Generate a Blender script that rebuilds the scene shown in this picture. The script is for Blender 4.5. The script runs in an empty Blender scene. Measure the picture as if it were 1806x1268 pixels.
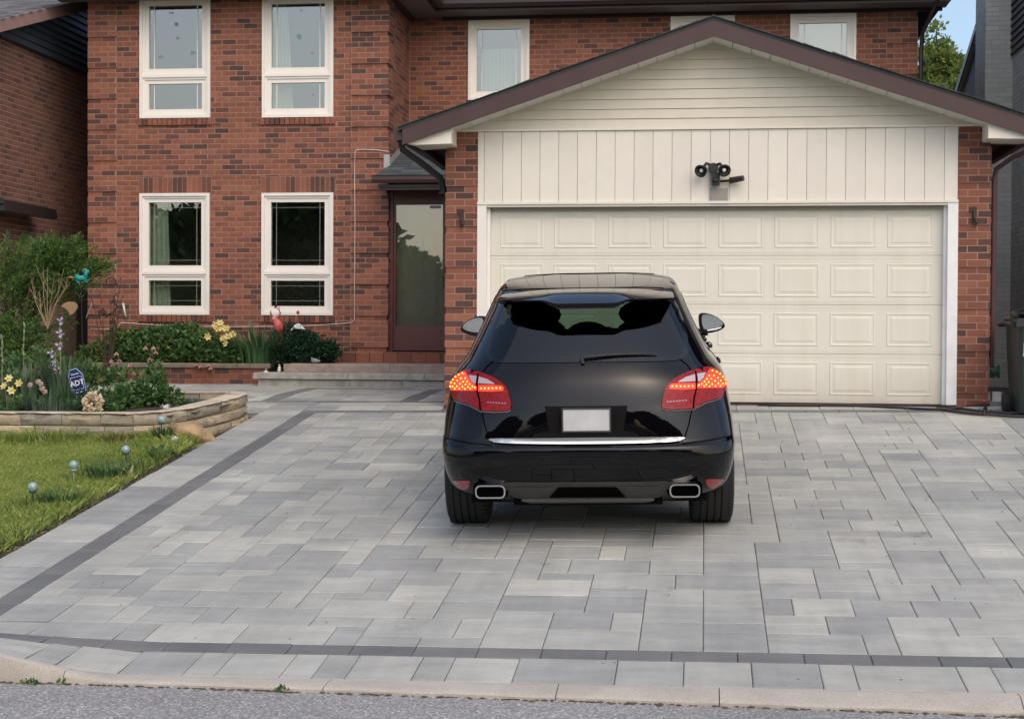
import bpy, bmesh, math, random
import numpy as np
from mathutils import Vector, Matrix, Euler
from mathutils.bvhtree import BVHTree
from mathutils.geometry import delaunay_2d_cdt
random.seed(7); rng = np.random.default_rng(11)
C = bpy.context.scene.collection
SC = bpy.context.scene
R = math.radians
# ------------------------------------------------------------------ camera
CAMP = Vector((-0.0855, -16.9956, 0.7596)); YAW, PIT, ROL, FPX = 0.122547, -0.01774, 0.005032, 2738.86
def cam_axes():
    f = Vector((-math.sin(YAW)*math.cos(PIT), math.cos(YAW)*math.cos(PIT), math.sin(PIT)))
    r = Vector((math.cos(YAW), math.sin(YAW), 0)); u = r.cross(f)
    return f, r*math.cos(ROL)+u*math.sin(ROL), -r*math.sin(ROL)+u*math.cos(ROL)
CF, CR, CU = cam_axes()
cd = bpy.data.cameras.new('camera'); cam = bpy.data.objects.new('camera', cd); C.objects.link(cam)
cd.sensor_width = 36; cd.lens = FPX/1806*36; cd.clip_end = 2000; cd.clip_start = 0.05
cam.matrix_world = Matrix(((CR.x, CU.x, -CF.x, CAMP.x), (CR.y, CU.y, -CF.y, CAMP.y), (CR.z, CU.z, -CF.z, CAMP.z), (0, 0, 0, 1)))
SC.camera = cam
# ------------------------------------------------------------------ light
SUN_EL, SUN_AZ = R(46), R(152)          # azimuth clockwise from +Y: behind the camera, to its right
w = bpy.data.worlds.new('World'); SC.world = w; w.use_nodes = True
nt = w.node_tree; bg = nt.nodes['Background']
sky = nt.nodes.new('ShaderNodeTexSky'); sky.sky_type = 'NISHITA'; sky.sun_disc = False
sky.sun_elevation = SUN_EL; sky.sun_rotation = SUN_AZ; sky.air_density = 1.0; sky.dust_density = 3.2; sky.ozone_density = 0.6
nt.links.new(sky.outputs[0], bg.inputs[0]); bg.inputs[1].default_value = 0.15
sd = bpy.data.lights.new('sun', 'SUN'); sd.energy = 0.5; sd.angle = R(140); sd.color = (1.0, 0.92, 0.82)
so = bpy.data.objects.new('sun', sd); C.objects.link(so)
sv = Vector((math.sin(SUN_AZ)*math.cos(SUN_EL), math.cos(SUN_AZ)*math.cos(SUN_EL), math.sin(SUN_EL)))
so.rotation_euler = (-sv).to_track_quat('-Z', 'Y').to_euler(); so.location = (6, -20, 12)
SC.view_settings.view_transform = 'Standard'; SC.view_settings.look = 'None'
SC.view_settings.gamma = 1; SC.view_settings.use_curve_mapping = False; SC.view_settings.exposure = 0.53
SC.render.engine = 'CYCLES'; SC.cycles.max_bounces = 8; SC.cycles.transparent_max_bounces = 16
SC.cycles.use_denoising = True
# ------------------------------------------------------------------ helpers
WLOC = {}
def wl(o): return WLOC.get(o.name, Vector((0, 0, 0))) if o else Vector((0, 0, 0))
def setp(o, label=None, cat=None, group=None, kind=None):
    if label: o['label'] = label
    if cat: o['category'] = cat
    if group: o['group'] = group
    if kind: o['kind'] = kind
    return o
def thing(name, label, cat, loc=(0, 0, 0), group=None):
    o = bpy.data.objects.new(name, None); C.objects.link(o); o.location = loc; o.empty_display_size = 0.1
    WLOC[o.name] = Vector(loc)
    return setp(o, label, cat, group)
def link(name, me, parent=None, smooth=False):
    o = bpy.data.objects.new(name, me); C.objects.link(o)
    if parent: o.parent = parent
    return o
class MB:
    """collects geometry in world coordinates (or the thing's local ones) and links it as one mesh object"""
    def __init__(s): s.v = []; s.f = []; s.m = []; s.cur = 0
    def add(s, vs, fs):
        b = len(s.v); s.v += [tuple(p) for p in vs]
        for f in fs: s.f.append(tuple(b+i for i in f)); s.m.append(s.cur)
    def box(s, x0, x1, y0, y1, z0, z1):
        s.add([(x0,y0,z0),(x1,y0,z0),(x1,y1,z0),(x0,y1,z0),(x0,y0,z1),(x1,y0,z1),(x1,y1,z1),(x0,y1,z1)],
              [(0,3,2,1),(4,5,6,7),(0,1,5,4),(1,2,6,5),(2,3,7,6),(3,0,4,7)])
    def obox(s, c, ax, hx, hy, hz):
        X, Y, Z = ax; c = Vector(c); P = []
        for k in (-1, 1):
            for (a, b) in ((-1,-1),(1,-1),(1,1),(-1,1)): P.append(c+X*(a*hx)+Y*(b*hy)+Z*(k*hz))
        s.add(P, [(0,3,2,1),(4,5,6,7),(0,1,5,4),(1,2,6,5),(2,3,7,6),(3,0,4,7)])
    def quad(s, a, b, c, d): s.add([a, b, c, d], [(0,1,2,3)])
    def tube(s, pts, rad, n=8, cap=True, flat=None):
        pts = [Vector(p) for p in pts]; m = len(pts)
        if not hasattr(rad, '__len__'): rad = [rad]*m
        rings = []; up = Vector((0, 0, 1))
        for i, p in enumerate(pts):
            d = (pts[min(i+1, m-1)]-pts[max(i-1, 0)]).normalized()
            a = d.cross(up)
            if a.length < 0.05: a = d.cross(Vector((0, 1, 0)))
            a.normalize(); b = a.cross(d).normalized()
            rings.append([p+(a*math.cos(2*math.pi*k/n)+b*math.sin(2*math.pi*k/n)*(flat or 1))*rad[i] for k in range(n)])
        V = [q for r_ in rings for q in r_]; F = []
        for i in range(m-1):
            for k in range(n):
                F.append((i*n+k, i*n+(k+1) % n, (i+1)*n+(k+1) % n, (i+1)*n+k))
        if cap: F.append(tuple(range(n-1, -1, -1))); F.append(tuple((m-1)*n+k for k in range(n)))
        s.add(V, F)
    def ell(s, c, r, nu=12, nv=8, M=None):
        c = Vector(c); V = []; F = []
        for j in range(nv+1):
            t = math.pi*j/nv
            for i in range(nu):
                p = 2*math.pi*i/nu
                q = Vector((r[0]*math.sin(t)*math.cos(p), r[1]*math.sin(t)*math.sin(p), r[2]*math.cos(t)))
                V.append(c+(M @ q if M else q))
        for j in range(nv):
            for i in range(nu): F.append((j*nu+i, (j+1)*nu+i, (j+1)*nu+(i+1) % nu, j*nu+(i+1) % nu))
        s.add(V, F)
    def lathe(s, prof, c, axis=(0, 0, 1), n=24):
        ax = Vector(axis).normalized(); a = ax.cross(Vector((0, 0, 1)))
        if a.length < 0.05: a = Vector((1, 0, 0))
        a.normalize(); b = ax.cross(a); c = Vector(c); V = []; F = []
        for (r_, h) in prof:
            for k in range(n): V.append(c+ax*h+(a*math.cos(2*math.pi*k/n)+b*math.sin(2*math.pi*k/n))*r_)
        for i in range(len(prof)-1):
            for k in range(n): F.append((i*n+k, i*n+(k+1) % n, (i+1)*n+(k+1) % n, (i+1)*n+k))
        s.add(V, F)
    def prism(s, pts, y0, y1, M=None):
        """outline in XZ extruded along Y"""
        n = len(pts); V = [Vector((x, y0, z)) for x, z in pts]+[Vector((x, y1, z)) for x, z in pts]
        if M: V = [M @ q for q in V]
        F = [tuple(range(n)), tuple(range(2*n-1, n-1, -1))]
        for i in range(n): F.append((i, n+i, n+(i+1) % n, (i+1) % n))
        s.add(V, F)
    def build(s, name, mat, parent=None, smooth=False, auto=None, local=False):
        me = bpy.data.meshes.new(name); o = Vector((0, 0, 0)) if local else wl(parent)
        me.from_pydata([(p[0]-o.x, p[1]-o.y, p[2]-o.z) for p in s.v], [], s.f)
        mats = mat if isinstance(mat, (list, tuple)) else [mat]
        for m in mats: me.materials.append(m)
        if len(mats) > 1: me.polygons.foreach_set('material_index', s.m)
        bm = bmesh.new(); bm.from_mesh(me); bmesh.ops.recalc_face_normals(bm, faces=bm.faces) if len(s.f) < 60000 else None
        bm.to_mesh(me); bm.free()
        if smooth:
            me.polygons.foreach_set('use_smooth', [True]*len(me.polygons))
            if auto: me.set_sharp_from_angle(angle=R(auto))
        me.update(); ob = link(name, me, parent)
        if parent is not None and not local: WLOC[ob.name] = o.copy()
        return ob
def raw(name, V, F, mat, parent=None, smooth=False):
    me = bpy.data.meshes.new(name); o = wl(parent); V = np.asarray(V, float)-np.array(o)
    F = np.asarray(F); k = F.shape[1]
    me.vertices.add(len(V)); me.vertices.foreach_set('co', V.ravel())
    me.loops.add(F.size); me.loops.foreach_set('vertex_index', F.ravel().astype(np.int32))
    me.polygons.add(len(F)); me.polygons.foreach_set('loop_start', np.arange(0, F.size, k, dtype=np.int32))
    try: me.polygons.foreach_set('loop_total', np.full(len(F), k, dtype=np.int32))
    except Exception: pass
    me.update(calc_edges=True); me.materials.append(mat)
    if smooth: me.polygons.foreach_set('use_smooth', [True]*len(F))
    return link(name, me, parent)
def project(P):
    d = Vector(P)-CAMP; z = d.dot(CF)
    return (903+FPX*d.dot(CR)/z, 634-FPX*d.dot(CU)/z, z)
# ------------------------------------------------------------------ materials
def newmat(name):
    m = bpy.data.materials.new(name); m.use_nodes = True
    return m, m.node_tree, m.node_tree.nodes['Principled BSDF']
def N(nt, t, **kw):
    n = nt.nodes.new(t)
    for k, v in kw.items(): setattr(n, k, v)
    return n
def mixc(nt, fac, a, b, mode='MIX'):
    n = N(nt, 'ShaderNodeMix', data_type='RGBA', blend_type=mode); n.clamp_factor = True
    for s_, v in ((0, fac), (6, a), (7, b)):
        if hasattr(v, 'is_linked'): nt.links.new(v, n.inputs[s_])
        elif s_ == 0: n.inputs[0].default_value = v
        else: n.inputs[s_].default_value = (*v, 1)
    return n.outputs[2]
def noise(nt, scale, detail=4, rough=0.6, vec=None, coord='Object', stretch=None):
    tc = N(nt, 'ShaderNodeTexCoord'); n = N(nt, 'ShaderNodeTexNoise'); n.inputs['Scale'].default_value = scale
    n.inputs['Detail'].default_value = detail; n.inputs['Roughness'].default_value = rough
    src = vec or tc.outputs[coord]
    if stretch:
        mp = N(nt, 'ShaderNodeMapping'); mp.inputs['Scale'].default_value = stretch; nt.links.new(src, mp.inputs[0]); src = mp.outputs[0]
    nt.links.new(src, n.inputs['Vector']); return n.outputs['Fac']
def ramp(nt, fac, stops):
    r_ = N(nt, 'ShaderNodeValToRGB'); e = r_.color_ramp.elements
    while len(e) < len(stops): e.new(0.5)
    for i, (p, c) in enumerate(stops): e[i].position = p; e[i].color = (*c, 1) if len(c) == 3 else c
    nt.links.new(fac, r_.inputs[0]); return r_.outputs[0]
def rnd(nt):
    a = N(nt, 'ShaderNodeObjectInfo').outputs['Random']; b = N(nt, 'ShaderNodeNewGeometry').outputs['Random Per Island']
    m = N(nt, 'ShaderNodeMath', operation='ADD'); nt.links.new(a, m.inputs[0]); nt.links.new(b, m.inputs[1])
    f = N(nt, 'ShaderNodeMath', operation='FRACT'); nt.links.new(m.outputs[0], f.inputs[0]); return f.outputs[0]
def bump(nt, bs, h, dist=0.004, strength=0.6):
    b = N(nt, 'ShaderNodeBump'); b.inputs['Distance'].default_value = dist; b.inputs['Strength'].default_value = strength
    nt.links.new(h, b.inputs['Height']); nt.links.new(b.outputs[0], bs.inputs['Normal'])
def rndvec(nt):
    """object coordinates shifted by a random per piece, so that grain differs from piece to piece"""
    tc = N(nt, 'ShaderNodeTexCoord'); c = N(nt, 'ShaderNodeCombineXYZ'); r_ = rnd(nt)
    m = N(nt, 'ShaderNodeMath', operation='MULTIPLY'); m.inputs[1].default_value = 37; nt.links.new(r_, m.inputs[0])
    for i in range(3): nt.links.new(m.outputs[0], c.inputs[i])
    a = N(nt, 'ShaderNodeVectorMath', operation='ADD'); nt.links.new(tc.outputs['Object'], a.inputs[0]); nt.links.new(c.outputs[0], a.inputs[1])
    return a.outputs[0]
def simple(name, col, rough=0.6, metal=0.0, var=0.0, scale=6, bmp=0.0, bscale=60, coat=0.0, spec=None, stretch=None, coord='Object'):
    m, nt, b = newmat(name); b.inputs['Roughness'].default_value = rough; b.inputs['Metallic'].default_value = metal
    if coat: b.inputs['Coat Weight'].default_value = coat; b.inputs['Coat Roughness'].default_value = 0.03
    if spec is not None: b.inputs['Specular IOR Level'].default_value = spec
    if var:
        f = noise(nt, scale, stretch=stretch, coord=coord)
        c = ramp(nt, f, [(0.3, tuple(x*(1-var) for x in col)), (0.7, tuple(min(1, x*(1+var)) for x in col))])
        nt.links.new(c, b.inputs['Base Color'])
    else: b.inputs['Base Color'].default_value = (*col, 1)
    if bmp: bump(nt, b, noise(nt, bscale, 5), bmp)
    return m
def pieces(name, stops, rough=0.85, grain=0.25, gscale=30, bmp=0.003, stretch=None, weather=0):
    m, nt, b = newmat(name); b.inputs['Roughness'].default_value = rough
    c = ramp(nt, rnd(nt), stops)
    v = rndvec(nt); g = noise(nt, gscale, 6, 0.7, vec=v, stretch=stretch)
    k = ramp(nt, g, [(0.25, (1-grain,)*3), (0.75, (1+grain*0.6,)*3)])
    nt.links.new(mixc(nt, 1.0, c, k, 'MULTIPLY'), b.inputs['Base Color'])
    if weather:
        po = N(nt, 'ShaderNodeNewGeometry'); w1 = noise(nt, .9, 5, .65, vec=po.outputs['Position'], stretch=(1, 1, .7)); w2 = mixc(nt, 1.0, mixc(nt, 1.0, c, k, 'MULTIPLY'), ramp(nt, w1, [(.3, (1-weather,)*3), (.7, (1+weather*.7,)*3)]), 'MULTIPLY')
        nt.links.new(w2, b.inputs['Base Color'])
    bump(nt, b, g, bmp); return m
def leafmat(name, stops, trans=0.35, rough=0.5, patch=False):
    m, nt, b = newmat(name); c = ramp(nt, rnd(nt), stops); nt.links.new(c, b.inputs['Base Color'])
    b.inputs['Roughness'].default_value = rough; b.inputs['Specular IOR Level'].default_value = 0.3
    if patch:
        po = N(nt, 'ShaderNodeNewGeometry'); c = mixc(nt, 1.0, c, ramp(nt, noise(nt, 1.7, 5, .7, vec=po.outputs['Position']), [(.3, (.70, .80, .70)), (.68, (1.22, 1.15, 1.1))]), 'MULTIPLY'); nt.links.new(c, b.inputs['Base Color'])
    t = N(nt, 'ShaderNodeBsdfTranslucent'); nt.links.new(c, t.inputs[0]); mx = N(nt, 'ShaderNodeMixShader'); mx.inputs[0].default_value = trans
    nt.links.new(b.outputs[0], mx.inputs[1]); nt.links.new(t.outputs[0], mx.inputs[2])
    nt.links.new(mx.outputs[0], nt.nodes['Material Output'].inputs[0]); return m
def glassmat(name, tint, refl=0.12, rough=0.0, alpha=1.0):
    """thin pane: part of the light is mirrored, the rest passes tinted"""
    m, nt, b = newmat(name); nt.nodes.remove(b)
    g = N(nt, 'ShaderNodeBsdfGlossy'); g.inputs['Roughness'].default_value = rough
    t = N(nt, 'ShaderNodeBsdfTransparent'); t.inputs[0].default_value = (*tint, 1)
    lw = N(nt, 'ShaderNodeLayerWeight'); lw.inputs[0].default_value = .5
    pw = N(nt, 'ShaderNodeMath', operation='POWER'); pw.inputs[1].default_value = 5; nt.links.new(lw.outputs['Facing'], pw.inputs[0])
    ma = N(nt, 'ShaderNodeMath', operation='ADD'); ma.inputs[1].default_value = refl+.04; ma.use_clamp = True
    nt.links.new(pw.outputs[0], ma.inputs[0])
    mx = N(nt, 'ShaderNodeMixShader'); nt.links.new(ma.outputs[0], mx.inputs[0]); nt.links.new(t.outputs[0], mx.inputs[1]); nt.links.new(g.outputs[0], mx.inputs[2])
    nt.links.new(mx.outputs[0], nt.nodes['Material Output'].inputs[0]); return m
def emit(name, col, st, rough=0.3, base=None):
    m, nt, b = newmat(name); b.inputs['Base Color'].default_value = (*(base or col), 1); b.inputs['Roughness'].default_value = rough
    b.inputs['Emission Color'].default_value = (*col, 1); b.inputs['Emission Strength'].default_value = st; return m
BR = [(0.0, (0.088, 0.046, 0.038)), (0.10, (0.115, 0.053, 0.041)), (0.22, (0.155, 0.061, 0.043)), (0.34, (0.225, 0.083, 0.050)), (0.6, (0.268, 0.097, 0.057)), (0.85, (0.31, 0.118, 0.069)), (1.0, (0.20, 0.072, 0.048))]
M = dict(
    brick=pieces('red_brick', BR, 0.9, 0.42, 28, weather=.2),
    mortar=simple('mortar', (0.33, 0.20, 0.152), 0.95, var=0.12, bmp=0.003),
    nbrick=pieces('brown_brick', [(0, (0.10, 0.05, 0.04)), (.3, (0.17, 0.075, 0.052)), (1, (0.22, 0.10, 0.068))], 0.9, 0.25, 35),
    nmortar=simple('tan_mortar', (0.34, 0.235, 0.185), 0.95, var=0.15),
    gbrick=pieces('grey_painted_brick', [(0, (0.38, 0.385, 0.355)), (1, (0.48, 0.48, 0.44))], 0.85, 0.25, 30),
    gmortar=simple('grey_painted_joint', (0.35, 0.35, 0.32), 0.9),
    cream=simple('cream_paint', (0.74, 0.685, 0.585), 0.55, var=0.04, scale=3, bmp=0.0008, bscale=25),
    cream2=pieces('cream_board_paint', [(0, (0.71, 0.66, 0.57)), (1, (0.765, 0.715, 0.62))], 0.55, 0.05, 6, 0.0006),
    gable=pieces('beige_siding_paint', [(0, (0.66, 0.60, 0.49)), (1, (0.71, 0.65, 0.535))], 0.6, 0.06, 5, 0.0006),
    soffit=simple('grey_white_soffit', (0.64, 0.63, 0.57), 0.6, var=0.08, scale=8),
    door=simple('ivory_door_paint', (0.71, 0.675, 0.575), 0.42, var=0.04, scale=1.3, stretch=(3, 1, .5), bmp=0.0005, bscale=60),
    white=simple('white_vinyl', (0.80, 0.75, 0.675), 0.4, var=0.03, scale=4),
    jamb=simple('white_jamb_paint', (0.80, 0.79, 0.77), 0.5, var=0.08, scale=5),
    fascia=simple('brown_fascia', (0.058, 0.027, 0.0245), 0.5, var=0.1, scale=3),
    dbrown=simple('dark_brown_metal', (0.028, 0.016, 0.016), 0.45),
    black=simple('black_metal', (0.012, 0.012, 0.014), 0.4),
    maroon=simple('maroon_door_paint', (0.095, 0.027, 0.022), 0.4, var=0.15, scale=3),
    shingle=pieces('dark_shingle', [(0, (0.03, 0.032, 0.034)), (1, (0.07, 0.072, 0.075))], 0.95, 0.5, 60),
    pshingle=pieces('porch_shingle', [(0, (0.045, 0.055, 0.058)), (1, (0.085, 0.10, 0.10))], 0.95, 0.5, 60),
    flash=simple('grey_flashing', (0.36, 0.36, 0.34), 0.5, metal=0.2, var=0.15),
    room=simple('room_plaster', (0.30, 0.28, 0.25), 0.9),
    glass=glassmat('window_glass', (0.80, 0.84, 0.80), 0.15),
    muntin=simple('muntin_bar', (0.80, 0.76, 0.70), 0.4),
    muntin_d=simple('thin_brass_bar', (0.26, 0.25, 0.21), 0.4),
    cable=simple('white_cable', (0.70, 0.62, 0.55), 0.5),
    curtain=simple('pale_curtain', (0.62, 0.64, 0.52), 0.9, var=0.1, scale=4),
    gcurtain=simple('green_curtain', (0.60, 0.66, 0.56), 0.9, var=0.1, scale=4),
    blind=simple('cream_blind', (0.62, 0.58, 0.48), 0.9),
    ledge=simple('concrete_step', (0.33, 0.31, 0.27), 0.92, var=0.25, scale=9, bmp=0.004, bscale=90),
    ledge2=simple('pink_concrete_step', (0.32, 0.245, 0.20), 0.92, var=0.2, scale=9, bmp=0.004, bscale=90),
    dstone=simple('weathered_cap_stone', (0.19, 0.155, 0.115), 0.92, var=0.3, scale=7, bmp=0.004),
    stone=pieces('tan_wall_stone', [(0, (0.25, 0.225, 0.175)), (.35, (0.37, 0.305, 0.21)), (.7, (0.48, 0.385, 0.255)), (1, (0.30, 0.27, 0.215))], 0.92, 0.4, 14, 0.02),
    lit_top=pieces('lit_stone_top', [(0, (0.50, 0.43, 0.32)), (1, (0.60, 0.51, 0.385))], 0.92, 0.25, 14, 0.01),  # wall stone with the light on its upper faces painted in
    rock=simple('ochre_rock', (0.33, 0.225, 0.12), 0.9, var=0.5, scale=7, bmp=0.04, bscale=10),
    pebble=pieces('pale_pebble', [(0, (0.30, 0.30, 0.26)), (1, (0.5, 0.48, 0.42))], 0.8, 0.2),
    soil=simple('soil', (0.055, 0.042, 0.03), 1.0, var=0.4, scale=12, bmp=0.02, bscale=40),
    bark=simple('brown_bark', (0.10, 0.065, 0.045), 0.95, var=0.3, scale=20, bmp=0.006),
    twig=simple('pale_twig', (0.30, 0.21, 0.12), 0.9, var=0.3, scale=15),
    kerb=None, road=None,
    juniper=leafmat('juniper_needles', [(0, (0.03, 0.075, 0.028)), (.5, (0.095, 0.18, 0.045)), (1, (0.21, 0.31, 0.07))], 0.25),
    leaf=leafmat('garden_leaf', [(0, (0.035, 0.085, 0.026)), (.6, (0.08, 0.165, 0.046)), (1, (0.16, 0.26, 0.075))], 0.3),
    leafl=leafmat('light_leaf', [(0, (0.05, 0.10, 0.025)), (1, (0.14, 0.22, 0.06))], 0.35),
    yew=leafmat('yew_needles', [(0, (0.008, 0.030, 0.016)), (1, (0.028, 0.075, 0.034))], 0.15),
    blade=leafmat('strap_leaf', [(0, (0.035, 0.085, 0.038)), (.6, (0.07, 0.15, 0.06)), (1, (0.13, 0.22, 0.085))], 0.3),
    iris=leafmat('iris_leaf', [(0, (0.06, 0.105, 0.06)), (1, (0.12, 0.18, 0.10))], 0.3),
    tuft=leafmat('blue_green_tuft', [(0, (0.06, 0.11, 0.08)), (1, (0.13, 0.19, 0.14))], 0.25),
    grass=leafmat('lawn_grass', [(0, (0.18, 0.26, 0.05)), (.5, (0.31, 0.395, 0.09)), (.85, (0.44, 0.48, 0.15)), (1, (0.62, 0.56, 0.28))], 0.35, patch=True),
    maple=leafmat('maple_leaf', [(0, (0.11, 0.19, 0.05)), (.6, (0.22, 0.30, 0.08)), (1, (0.40, 0.40, 0.15))], 0.5),
    street=leafmat('street_tree_leaf', [(0, (0.05, 0.085, 0.03)), (1, (0.12, 0.17, 0.055))], 0.25),
    yellow=leafmat('yellow_petal', [(0, (0.75, 0.60, 0.16)), (1, (0.85, 0.74, 0.36))], 0.3),
    purple=leafmat('lilac_petal', [(0, (0.42, 0.33, 0.50)), (1, (0.62, 0.53, 0.66))], 0.3),
    pink=leafmat('dusty_pink_petal', [(0, (0.36, 0.13, 0.13)), (1, (0.52, 0.27, 0.24))], 0.3),
    hyd=leafmat('dry_cream_petal', [(0, (0.42, 0.30, 0.17)), (.5, (0.66, 0.55, 0.36)), (1, (0.82, 0.74, 0.56))], 0.2),
    bud=leafmat('pale_bud', [(0, (0.20, 0.24, 0.12)), (1, (0.36, 0.36, 0.22))], 0.3),
)
def paver_mat(name, stops, blot):
    m, nt, b = newmat(name); b.inputs['Roughness'].default_value = 0.78; b.inputs['Specular IOR Level'].default_value = 0.35
    c = ramp(nt, rnd(nt), stops); v = rndvec(nt)
    g = noise(nt, 2.6, 5, 0.6, vec=v, stretch=(0.8, 2.4, 1)); k = ramp(nt, g, [(0.3, (1-blot,)*3), (0.72, (1+blot*.75,)*3)])
    c = mixc(nt, 1.0, c, k, 'MULTIPLY')
    g2 = noise(nt, 260, 3, 0.7); k2 = ramp(nt, g2, [(0.3, (0.80,)*3), (0.7, (1.16,)*3)]); c = mixc(nt, 1.0, c, k2, 'MULTIPLY')
    g5 = noise(nt, 1.0, 5, 0.7, vec=N(nt, 'ShaderNodeNewGeometry').outputs['Position'], stretch=(9, .8, 1)); c = mixc(nt, 1.0, c, ramp(nt, g5, [(.35, (.945,)*3), (.68, (1.06,)*3)]), 'MULTIPLY')
    # dusty tyre tracks and grime that run along the drive
    tc = N(nt, 'ShaderNodeNewGeometry'); g3 = noise(nt, 0.55, 5, 0.65, vec=tc.outputs['Position'], stretch=(2.2, 0.7, 1))
    k3 = ramp(nt, g3, [(0.35, (0.86, 0.86, 0.86)), (0.65, (1.09, 1.085, 1.07))]); c = mixc(nt, 1.0, c, k3, 'MULTIPLY')
    g4 = noise(nt, 2.1, 6, 0.75, vec=tc.outputs['Position']); k4 = ramp(nt, g4, [(0.27, (0.70, 0.69, 0.67)), (0.38, (1, 1, 1)), (0.66, (1, 1, 1)), (0.78, (1.13, 1.13, 1.12))]); c = mixc(nt, 1.0, c, k4, 'MULTIPLY')
    nt.links.new(c, b.inputs['Base Color']); bump(nt, b, g2, 0.0012, 0.5); return m
M['paver'] = paver_mat('grey_paver', [(0, (0.305, 0.309, 0.294)), (.2, (0.345, 0.347, 0.325)), (.55, (0.393, 0.391, 0.357)), (.85, (0.430, 0.425, 0.382)), (1, (0.478, 0.468, 0.414))], 0.15)
def door_dirt():
    nt = M['door'].node_tree; b = nt.nodes['Principled BSDF']; src = b.inputs['Base Color'].links[0].from_socket
    po = N(nt, 'ShaderNodeNewGeometry'); s_ = N(nt, 'ShaderNodeSeparateXYZ'); nt.links.new(po.outputs['Position'], s_.inputs[0])
    h = N(nt, 'ShaderNodeMapRange'); h.inputs[1].default_value = .0; h.inputs[2].default_value = .42; h.inputs[3].default_value = 1; h.inputs[4].default_value = 0; nt.links.new(s_.outputs[2], h.inputs[0])
    m = N(nt, 'ShaderNodeMath', operation='MULTIPLY'); nt.links.new(h.outputs[0], m.inputs[0]); nt.links.new(noise(nt, 5, 6, .75, vec=po.outputs['Position'], stretch=(1, 1, .5)), m.inputs[1])
    c = mixc(nt, m.outputs[0], src, (.46, .41, .33)); st = noise(nt, 1.0, 4, .7, vec=po.outputs['Position'], stretch=(7, 1, .35))
    nt.links.new(mixc(nt, 1.0, c, ramp(nt, st, [(.30, (.955, .945, .915)), (.5, (1, 1, 1))]), 'MULTIPLY'), b.inputs['Base Color'])
door_dirt()
M['dpaver'] = paver_mat('charcoal_paver', [(0, (0.150, 0.153, 0.150)), (1, (0.19, 0.192, 0.187))], 0.14)
M['bedding'] = simple('joint_sand', (0.10, 0.095, 0.09), 1.0, var=0.3, scale=30)
def kerb_mat():
    m, nt, b = newmat('weathered_concrete'); b.inputs['Roughness'].default_value = 0.92
    a = noise(nt, 3, 6, 0.65); c = ramp(nt, a, [(0.3, (0.39, 0.35, 0.295)), (0.7, (0.52, 0.47, 0.40))])
    s_ = noise(nt, 120, 4, 0.7); k = ramp(nt, s_, [(0.32, (0.72,)*3), (0.5, (1, 1, 1)), (0.75, (1.12,)*3)])
    nt.links.new(mixc(nt, 1.0, c, k, 'MULTIPLY'), b.inputs['Base Color']); bump(nt, b, s_, 0.004); return m
M['kerb'] = kerb_mat()
def road_mat():
    m, nt, b = newmat('old_asphalt'); b.inputs['Roughness'].default_value = 0.93
    v = N(nt, 'ShaderNodeTexVoronoi'); v.inputs['Scale'].default_value = 95; tc = N(nt, 'ShaderNodeTexCoord'); nt.links.new(tc.outputs['Object'], v.inputs['Vector'])
    sx = N(nt, 'ShaderNodeSeparateColor'); nt.links.new(v.outputs['Color'], sx.inputs[0])
    c = ramp(nt, sx.outputs[0], [(0, (0.17, 0.166, 0.163)), (.6, (0.30, 0.292, 0.28)), (.93, (0.40, 0.385, 0.365)), (1, (0.62, 0.60, 0.56))])
    a = noise(nt, 1.3, 5); k = ramp(nt, a, [(0.3, (0.85,)*3), (0.7, (1.12,)*3)])
    nt.links.new(mixc(nt, 1.0, c, k, 'MULTIPLY'), b.inputs['Base Color']); bump(nt, b, v.outputs['Distance'], 0.006, 0.7); return m
M['road'] = road_mat()
# ------------------------------------------------------------------ terrain
def sstep(a, b, x):
    t = min(1, max(0, (x-a)/(b-a))); return t*t*(3-2*t)
def gz(x, y):
    xc = min(8, max(-13, x)); c = 0.012*xc
    if y < -0.1: z = -0.035+c+0.109*(y+0.1)
    else:
        z = -0.035+c*max(0, 1-(y+0.1)/1.5)+0.020*(min(y, 4)+0.1)
    return z+0.13*sstep(-3.0, -4.3, x)*sstep(-8.2, -9.3, y)
ROADZ = -1.065; KERB_F, KERB_B = -9.36, -9.15
def ground():
    b = MB(); xs = sorted(set([-90, -40, -20, -13]+[round(-12+0.5*i, 2) for i in range(40)]+[8.5, 14, 25, 90])); ys = [KERB_B]+[-9+0.3*i for i in range(45)]+[6, 9, 15, 30, 60, 120, 300]
    ys = sorted(set(round(v, 3) for v in ys)); V = []; F = []
    for y in ys:
        for x in xs: V.append((x, y, gz(x, y)-(0.075 if y > -7.8 else 0.28)+(-0.02*(y-6) if y > 6 else 0)))
    n = len(xs)
    for j in range(len(ys)-1):
        for i in range(n-1): F.append((j*n+i, j*n+i+1, (j+1)*n+i+1, (j+1)*n+i))
    b.add(V, F); o = b.build('ground', M['soil']); setp(o, kind='structure')
    b = MB(); b.quad((-90, -17.6, ROADZ), (90, -17.6, ROADZ), (90, KERB_F+.005, ROADZ), (-90, KERB_F+.005, ROADZ)); o = b.build('road', M['road']); setp(o, kind='structure')
    b = MB(); b.quad((-300, -400, ROADZ-.02), (300, -400, ROADZ-.02), (300, -17.75, ROADZ+.1), (-300, -17.75, ROADZ+.1)); b.box(-90, 90, -17.75, -17.6, ROADZ-.05, ROADZ+.1)
    setp(b.build('far_verge', simple('far_lawn', (0.06, 0.09, 0.03), 1, var=0.3, scale=1)), kind='structure')
ground()
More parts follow.
